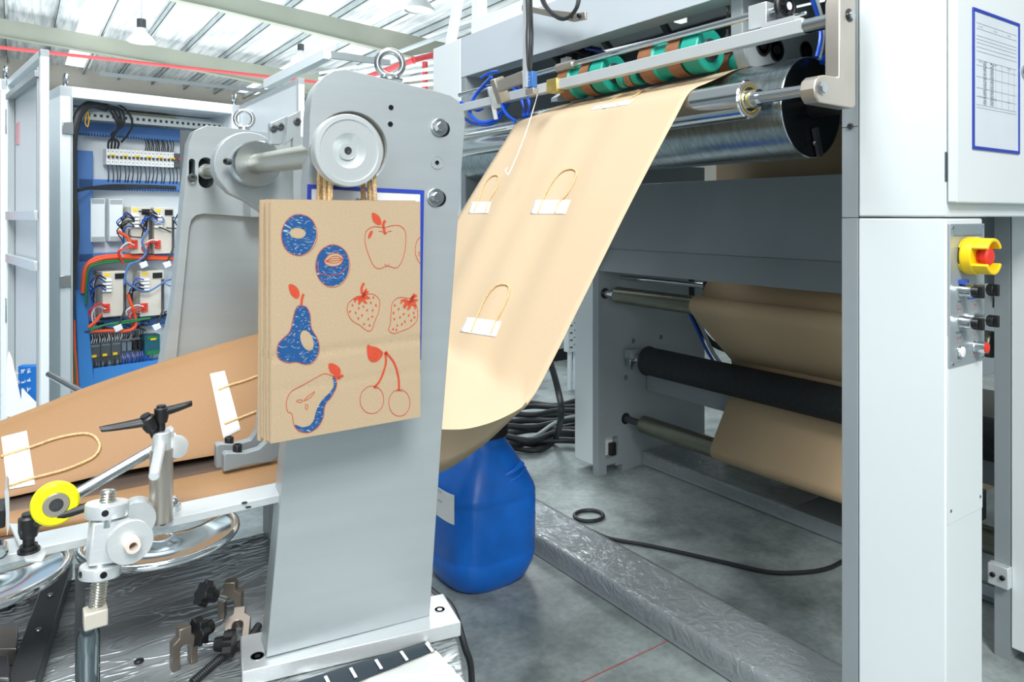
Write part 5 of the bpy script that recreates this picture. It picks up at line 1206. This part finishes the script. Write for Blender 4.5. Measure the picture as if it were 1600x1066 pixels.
# thing above: second small cabinet box top at right background is covered by the machine
# ================================================================ ELECTRICAL CABINETS
CA = math.radians(10.3)
ca = Vector((Fx*3.57-2.25*Fy, Fy*3.57+2.25*Fx, 0))
EM = Matrix.Translation(ca) @ Matrix.Rotation(CA, 4, 'Z'); ex = Vector((math.cos(CA), math.sin(CA), 0)); ey = Vector((-math.sin(CA), math.cos(CA), 0)); EI = EM.inverted()
def E(px, py, c):  # local point on plane local y = c
    return EI @ atp(px, py, ca+ey*c, ey)
def cab(x0, x1, label):
    r = thing('electrical_cabinet', label, 'cabinet', tuple(EM @ Vector(((x0+x1)/2, .2, 0))))
    f = .055
    MB(EM).box((x0, 0, 0), (x0+f, .5, 2.1)).box((x1-f, 0, 0), (x1, .5, 2.1)).box((x0, 0, 2.1-f), (x1, .5, 2.1)).box((x0, 0, 0), (x1, .5, .12)).build('frame', CABW, r, bevel=.003)
    MB(EM).box((x0+.02, .48, .1), (x1-.02, .5, 2.08)).build('back_panel', CABW, r)
    for x in (x0+.03, x1-.03):
        c = EM @ Vector((x, .03, 2.14)); MB().torus(c, ex, .022, .008, 24, 8).cyl(c-Z_*.045, c-Z_*.02, .012).build('lifting_eye', STEEL, r)
    return r
c1 = cab(0, .925, 'white electrical cabinet standing open, full of blue ducts, breakers and drives')
c2 = cab(-1.15, -.19, 'neighbouring white cabinet at the left edge, only its hinged side showing')
MPL = .30
plate = MB(EM).box((.06, MPL, .14), (.87, MPL+.01, 2.04)).build('mounting_plate', mat('mounting_plate_white', '#D9E2E6', .4), c1)
# perforated top rail
tr = MB(EM).box((.06, .12, 1.955), (.87, .14, 2.0)).build('top_rail', GREY, c1)
mb = MB(EM)
for i in range(26): mb.box((.09+i*.03, .118, 1.972), (.103+i*.03, .121, 1.986))
mb.build('rail_slots', BLACK, tr, smooth=0)
def ebox(px0, py0, px1, py1, c0, c1_, name, m, parent, bev=.002):
    a = E(px0, py0, c0); b = E(px1, py1, c0); return MB(EM).box((a.x, c0, min(a.z, b.z)), (b.x, c1_, max(a.z, b.z))).build(name, m, parent, bevel=bev)
FY_ = .24   # front of ducts
def hduct(pyl, h, x0=.10, x1=.86, dep=.06, px=150):
    z = E(px, pyl, MPL-dep).z; d = MB(EM).box((x0, MPL-dep, z-h), (x1, MPL, z)).build('wire_duct', DUCT, c1, bevel=.002)
    mb = MB(EM)
    for i in range(int((x1-x0)/.014)): mb.box((x0+i*.014, MPL-dep-.0015, z-h-.008), (x0+i*.014+.008, MPL-dep+.03, z-h+.001))
    mb.build('duct_fingers', DUCT, d, smooth=0); return z
hduct(192, .062, .065); hduct(280, .05, .14); hduct(396, .045, .14); z4 = hduct(500, .05, .14, px=160)
# vertical duct
v0 = E(121, 300, MPL-.06).x; MB(EM).box((v0, MPL-.06, .5), (v0+.075, MPL, 1.80)).build('wire_duct', DUCT, c1, bevel=.002)
# lower big blue cover panels
mb = MB(EM); P = [E(x, y, .20) for x, y in ((117, 455), (135, 455), (146, 600), (124, 606))]; P += [E(120, 700, .20)]
mb.prism([E(x, y, .20) for x, y in ((118, 455), (134, 452), (150, 640), (126, 640))], [], (0, .05, 0)).build('blue_trunking', mat('bright_blue_duct', '#3D86CE', .4), c1)
a = E(146, 576, .22); b = E(300, 560, .22)
MB(EM).box((a.x, .22, a.z-.09), (.86, .29, a.z)).build('wire_duct', mat('bright_blue_duct', '#3D86CE', .4), c1)
# terminal strip at the top
a = E(205, 182, .25)
ts = MB(EM).box((a.x-.02, .25, a.z-.02), (a.x+.24, .29, a.z+.02)).build('terminal_strip', mat('terminal_olive', '#A2A07A', .5), c1)
mb = MB(EM)
for i in range(14): mb.cyl((a.x+i*.016, .245, a.z-.045+.006*(i % 3)), (a.x+i*.016, .25, a.z), .0045, 8)
mb.build('terminal_screws', STEEL, ts)
# breaker row
BR0, BR1 = E(166, 232, .22), E(272, 262, .22)
nb = 17; wdt = (BR1.x-BR0.x)/nb; zt_, zb_ = BR0.z, E(166, 257, .22).z
bk0 = None
for i in range(nb):
    x = BR0.x+i*wdt
    mb = MB(EM).box((x+.0006, .22, zb_), (x+wdt-.0006, .285, zt_)); o = mb.build('circuit_breaker', PAPW, c1, bevel=.001)
    MB(EM).box((x+wdt*.25, .21, (zt_+zb_)/2-.008), (x+wdt*.75, .22, (zt_+zb_)/2+.006)).build('toggle', GUN, o)
    MB(EM).lathe((x+wdt/2, .2195, zt_-.015), (0, -1, 0), [(0, .003), (.0005, .003)], 8).lathe((x+wdt/2, .2195, zb_+.015), (0, -1, 0), [(0, .003), (.0005, .003)], 8).build('terminal_screw', GUN, o)
    if i in (1, 4, 7, 10, 13, 16): MB(EM).box((x-.004, .2185, zt_-.042), (x+wdt+.004, .2198, zt_-.03)).build('yellow_tag', YELP, o)
x = BR1.x+.002; q = MB(EM).box((x, .22, zb_), (x+.07, .285, zt_-.005)).build('motor_starter', XGREY, c1, bevel=.002); MB(EM).lathe((x+.03, .22, (zt_+zb_)/2+.005), (0, -1, 0), [(0, .011), (.014, .011), (.014, 0)], 16).build('red_knob', RED, q)
# wires: little drops in and out of the breakers
def drops(xa, xb, n, z0, z1, m, name, y=.235, r=.0028, jit=.006, seed=3):
    rr = random.Random(seed); mb = MB(EM)
    for i in range(n):
        x = xa+(xb-xa)*(i+.5)/n+rr.uniform(-jit, jit)*.3; d = rr.uniform(-jit, jit)
        mb.tube([(x, y, z0), (x+d*.3, y-.012, z0*.66+z1*.34), (x+d, y-.008, z0*.3+z1*.7), (x+d*1.2, y+.01, z1)], r, 6, sm=3)
    return tag(mb.build(name, m, c1), kind='stuff')
zd = E(150, 212, .22).z
drops(BR0.x+.2, BR1.x, 15, zt_, zt_+.07, RUB, 'wires'); drops(BR0.x, BR1.x+.05, 19, zb_, zb_-.10, RUB, 'wires', seed=5)
# two blank modules
for (xa, xb, ya, yb) in ((142, 164, 310, 378), (171, 192, 311, 377)):
    o = ebox(xa, ya, xb, yb, .23, .29, 'blank_module', CABW, c1)
    a = E(xa, ya, .23); b = E(xb, yb, .23); MB(EM).box((a.x+.003, .2285, a.z-.028), (b.x-.003, .2298, a.z-.003)).box((a.x+.003, .2285, b.z+.003), (b.x-.003, .2298, b.z+.028)).build('end_cap', GREY, o)
# drives
rrd = random.Random(12)
def drive(xa, xb, ya, yb, seed=1):
    a = E(xa, ya, .16); b = E(xb, yb, .16); w_ = b.x-a.x; h = a.z-b.z
    o = MB(EM).box((a.x, .16, b.z), (b.x, .29, a.z)).build('servo_drive', BEIGE, c1, bevel=.003)
    MB(EM).box((a.x+w_*.08, .158, a.z-h*.10), (a.x+w_*.32, .1605, a.z-h*.04)).build('yellow_tag', YELP, o)
    MB(EM).box((a.x+w_*.52, .155, a.z-h*.17), (a.x+w_*.92, .1605, a.z-h*.05)).build('display', BLACK, o)
    MB(EM).box((b.x-w_*.12, .150, b.z+h*.12), (b.x-.002, .162, a.z-h*.2)).build('connector_strip', GUN, o)
    mb = MB(EM)
    for k in range(4): mb.box((a.x-.004, .14, a.z-h*(.16+.075*k)), (a.x+w_*.34, .16, a.z-h*(.21+.075*k)))
    mb.build('connector', PAPW, o)
    mb = MB(EM)
    for k in range(3): mb.box((a.x+.002, .145, b.z+h*(.12+.065*k)), (a.x+w_*.28, .16, b.z+h*(.165+.065*k)))
    mb.build('power_connector', RED, o)
    cmb = {'k': (RUB, 4), 'b': (BLUEH, 2), 'r': (RED, 2), 'w': (PAPW, 1)}
    for key, (m, n) in cmb.items():
        mb = MB(EM)
        for k in range(n):
            z0 = a.z-h*rrd.uniform(.15, .45) if key in 'kb' else b.z+h*rrd.uniform(.1, .3)
            mb.tube([(a.x+w_*.1, .14, z0), (a.x-.03, .12+rrd.uniform(-.01, .02), z0+rrd.uniform(.0, .03)), (a.x-.06+rrd.uniform(-.02, .02), .14, z0-.02), (a.x-.04, .16, z0-rrd.uniform(.04, .10))], .0032, 6, sm=4)
        tag(mb.build('wires', m, o), kind='stuff')
    mb = MB(EM); mb.tube([(b.x-w_*.1, .15, a.z-h*.25), (b.x+.02, .12, a.z-h*.35), (b.x+.06, .13, a.z-h*.30), (b.x+.04, .15, a.z-h*.15)], .004, 6, sm=5); mb.build('signal_cable', mat('steel_blue_cable', '#4A6FA8', .5), o)
    mb = MB(EM); mb.tube([(b.x-.01, .15, b.z+h*.3), (b.x-.02, .13, b.z+.02), (b.x-.05, .13, b.z-.05)], .006, 8, sm=5); mb.build('motor_cable', RUB, o)
    MB(EM).obox((b.x-.05, .13, b.z-.06), (1, 0, .4), Y_, (-.4, 0, 1), (.02, .012, .016)).build('cable_ferrite', CABW, o, bevel=.003)
drive(205, 236, 323, 396); drive(241, 272, 324, 396); drive(160, 197, 425, 493); drive(219, 256, 424, 492)
# cable bundles
def cab_cable(pts, r, m, c=.15, name='cable', sm=6):
    q = [tuple(E(p[0], p[1], c if len(p) < 3 else p[2])) for p in pts]
    return MB(EM).tube(q, r, 10, sm=sm).build(name, m, c1)
for k in range(2): cab_cable([(129, 452+k*6), (133, 420), (146, 405+k*4), (170, 400+k*3), (210, 400+k*3), (270, 403+k*2)], .010, ORNG, .19-.01*k)
for k in range(2): cab_cable([(134, 470+k*6), (137, 425), (150, 411+k*3), (180, 407+k*2), (215, 407)], .006, GRN, .18)
cab_cable([(140, 518), (170, 517), (200, 517), (212, 508), (210, 490), (203, 470), (200, 460)], .009, ORNG, .14)
cab_cable([(138, 512), (150, 502), (158, 490)], .009, ORNG, .14)
for k in range(2): cab_cable([(140, 514+k*3), (165, 508), (195, 502+k*3), (235, 497)], .005, GRN, .13)
cab_cable([(185, 362), (200, 372), (205, 388)], .009, ORNG, .14)
cab_cable([(232, 358), (222, 378), (228, 395), (216, 408), (202, 414), (196, 430), (194, 445)], .006, mat('steel_blue_cable', '#4A6FA8', .5), .12)
cab_cable([(196, 440), (215, 452), (232, 455), (250, 445), (262, 438), (280, 434)], .005, mat('steel_blue_cable', '#4A6FA8', .5), .10)
for k in range(3): cab_cable([(109+k*3, 500), (110+k*3, 540), (113+k*3, 580), (116+k*3, 640)], .008, ORNG if k != 1 else GRN, .10)
# big black cable harness
cab_cable([(166, 168, .12), (140, 164, .08), (124, 178, .06), (116, 205, .04), (113, 240, .04), (114, 300, .04), (117, 360, .04), (113, 430, .06), (108, 500, .06), (106, 580, .06), (108, 660, .06)], .021, RUB, name='main_cable')
for k in range(4):
    cab_cable([(128, 172, .07), (150, 160+k*2, .08), (170+k*6, 170, .10), (184+k*3, 195, .12), (180-k*2, 210, .16), (170+k*5, 222, .2), (169+k*5, 232, .22)], .0055, RUB, name='core')
cab_cable([(150, 157, .09), (175, 158, .1), (200, 175, .1), (207, 195, .12), (200, 210, .15), (190, 222, .2)], .0055, RUB, name='core')
cab_cable([(151, 159, .08), (138, 172, .08), (133, 190, .08), (137, 198, .08), (139, 185, .08), (136, 172, .08)], .003, mat('amber_wire', '#D9A12A', .5), name='amber_wire')
for k in range(4): cab_cable([(122, 296+k, .1), (145, 292+k, .2), (180, 289+k*2, .23), (230, 290+k, .23), (275, 292+k, .23)], .0045, RUB)
# bottom relays and terminals
zr = E(160, 548, .23).z; xr0 = E(141, 548, .23).x; xr1 = E(190, 548, .23).x
for i in range(3):
    w_ = (xr1-xr0)/3; o = MB(EM).box((xr0+i*w_, .23, zr-.035), (xr0+(i+1)*w_-.002, .29, zr+.045)).build('relay', XGREY, c1, bevel=.002)
    MB(EM).box((xr0+i*w_+.008, .2285, zr-.032), (xr0+i*w_+.03, .2298, zr-.018)).build('yellow_tag', YELP, o)
    MB(EM).box((xr0+i*w_+.004, .2285, zr+.025), (xr0+(i+1)*w_-.006, .2298, zr+.034)).build('terminal_row', STEEL, o)
xr2 = E(224, 548, .23).x
for i in range(4):
    w_ = (xr2-xr1)/4; MB(EM).box((xr1+i*w_+.003, .235, zr-.02), (xr1+(i+1)*w_-.002, .29, zr+.03)).build('small_relay', mat('clear_relay', '#6C7C88', .25) if i < 2 else BLACK, c1, bevel=.002)
a = E(226, 525, .21); b = E(250, 553, .21)
o = MB(EM).box((a.x, .21, b.z), (b.x, .29, a.z)).build('input_module', mat('teal_module', '#1C5C6E', .4), c1, bevel=.002)
MB(EM).box((a.x+.01, .205, a.z-.025), (b.x-.01, .212, a.z-.004)).box((a.x+.01, .205, b.z+.002), (b.x-.005, .212, b.z+.025)).build('green_terminals', GRN, o)
MB(EM).box((a.x+.03, .204, a.z-.028), (a.x+.06, .206, a.z-.018)).build('yellow_tag', YELP, o)
drops(xr0, xr1, 12, zr+.045, zr+.09, PAPW, 'wires', seed=8); drops(xr0, xr2, 26, zr-.03, zr-.12, RUB, 'wires', seed=9, jit=.012); drops(xr1, xr2+.05, 16, zr-.03, zr-.12, BLUEH, 'wires', seed=10, jit=.012); drops(xr0, xr2, 24, zr+.09, zr+.05, RUB, 'wires', seed=11)
rr = random.Random(6)
mb = MB(EM)
for k in range(26):
    x = rr.uniform(.18, .82); z = z4-rr.uniform(-.01, .05); mb.tube([(x, .2, z), (x+rr.uniform(-.06, .06), .17, z+rr.uniform(-.03, .03)), (x+rr.uniform(-.1, .1), .2, z+rr.uniform(-.02, .02))], .004, 6, sm=3)
tag(mb.build('wires', RUB, c1), kind='stuff')
mb = MB(EM)
for k in range(16):
    x = rr.uniform(.35, .82); z = E(200, 345, .15).z+rr.uniform(-.07, .06); mb.tube([(x, .16, z), (x+rr.uniform(-.04, .04), .12, z+rr.uniform(-.04, .04)), (x+rr.uniform(-.06, .06), .15, z-rr.uniform(.0, .06))], .0035, 6, sm=3)
tag(mb.build('wires', RUB, c1), kind='stuff')
# hinges on left post
for (px, py) in ((104, 200), (100, 440)):
    p = E(px, py, -.006); MB(EM).box((p.x-.02, -.012, p.z-.03), (p.x+.03, 0, p.z+.03)).build('latch_plate', STEEL, c1, bevel=.003)
MB(EM).box((.045, -.003, .2), (.050, .0, 2.05)).build('seal_line', GREY, c1)
# wiring in the neighbouring cabinet
mb = MB(EM)
for i in range(40): mb.box((-.262, .04, .5+i*.04), (-.245, .045, .52+i*.04))
mb.build('rail_slots', BLACK, c2, smooth=0)
MB(EM).box((-.5, .1, .3), (-.27, .2, 1.95)).build('blue_cover', mat('pale_blue_panel', '#AFC6DA', .4), c2)
MB(EM).tube([(-.30, .06, 2.0), (-.27, .05, 1.8), (-.28, .05, 1.5), (-.27, .05, 1.0), (-.29, .05, .6)], .012, 8, sm=5).build('orange_cable', ORNG, c2)
# ---- doors, open toward the camera
def cdoor(hc_, fc_, parent_label, z1=2.085, flip=1, extra=True):
    """hc_ hinge, fc_ free edge in world XY"""
    h, f = Vector((hc_[0], hc_[1], 0)), Vector((fc_[0], fc_[1], 0)); u = (f-h); L = u.length; u.normalize(); n = Vector((-u.y, u.x, 0))*flip
    M = Matrix(((u.x, n.x, 0, h.x), (u.y, n.y, 0, h.y), (0, 0, 1, 0), (0, 0, 0, 1)))
    r = thing('cabinet_door', parent_label, 'cabinet door', ((h.x+f.x)/2, (h.y+f.y)/2, 0))
    MB(M).box((0, 0, .10), (L, .004, z1)).box((0, 0, .10), (.03, .03, z1)).box((L-.035, 0, .10), (L, .03, z1)).box((0, 0, z1-.03), (L, .03, z1)).box((0, 0, .10), (L, .03, .13)).build('door_leaf', CABW, r, bevel=.002)
    MB(M).box((.05, .012, z1-.10), (L-.06, .04, z1-.075)).box((L-.09, .006, .2), (L-.07, .03, z1-.06)).box((.05, .006, .2), (.07, .03, z1-.06)).build('stiffening_rail', GREY, r, bevel=.002)
    if extra:
        for z in (1.45, 1.25): MB(M).box((.04, .02, z-.02), (L-.07, .04, z+.02)).build('cross_rail', ALU, r, bevel=.002)
    mb = MB(M)
    for z in (1.9, 1.0): mb.box((-.03, .0, z-.06), (.01, .035, z+.06))
    mb.build('hinge', STEEL, r, bevel=.003)
    return r, M, L
def camw(x, d): return (Fx*d+Fy*x, Fy*d-Fx*x)
d1, M1, L1 = cdoor(camw(-2.386, 3.434), camw(-1.80, 2.79), 'open white cabinet door with inner rails, left of the open cabinet', 2.095, -1)
d2, M2, L2 = cdoor(camw(-1.598, 4.20), camw(-1.0, 3.355), 'open white cabinet door right of the open cabinet, its edge behind the shaft bracket', 2.095, 1, False)
mb = MB(M1); mb.box((.12, .05, .60), (.22, .12, .72)); q = mb.build('sample', CABW, d1) if 0 else None
# blue printed wrapped packet in the door pocket
pw = thing('blue_packet', 'blue printed wrapped packet standing in the cabinet door pocket', 'packet', O+ray(48, 632)*2.98)
cw = O+ray(48, 602)*2.98
MB().obox(cw, (.86, -.5, 0), (.5, .86, 0), (0, 0, 1), (.042, .018, .085)).build('wrapper', mat('packet_blue', '#1D6FC0', .35), pw, bevel=.006)
mb = MB()
mb.bm.free()
for k in range(4): glyph_row(pw, cw+Vector((-.045, .0, .05-.038*k)), Vector((.86, -.5, .15)), Z_, Vector((-.5, -.86, 0)), 3, .020, PAPW, 'printed_letters', 70+k, off=.0195)
mb = MB(); q = [at(x, y, Y=cw.y-.12) for x, y in ((14, 548), (19, 560), (33, 625), (34, 606), (60, 632), (62, 660), (8, 650), (11, 560))]; mb.prism(q, [], (0, .003, 0)); tag(mb.build('torn_card', PAPW), 'torn white card in front of the blue packet by the cabinet door', 'card')
tag(MB(M2).box((L2*.15, .005, 1.75), (L2*.32, .007, 1.92)).build('warning_label', mat('red_label', '#E6404A', .5)), 'red warning label inside the right cabinet door', 'label')
tag(MB(M1).box((L1*.12, .005, 1.78), (L1*.22, .007, 1.88)).build('warning_label', mat('pink_label', '#E9A9AE', .5)), 'faded pink label inside the left cabinet door', 'label')
# pale wall of equipment behind the gap between the cabinets
tag(MB(EM).box((-.17, .9, 0), (-.02, 1.0, 2.2)).build('background_column', CABW), 'white equipment column seen between the two cabinets', 'column')
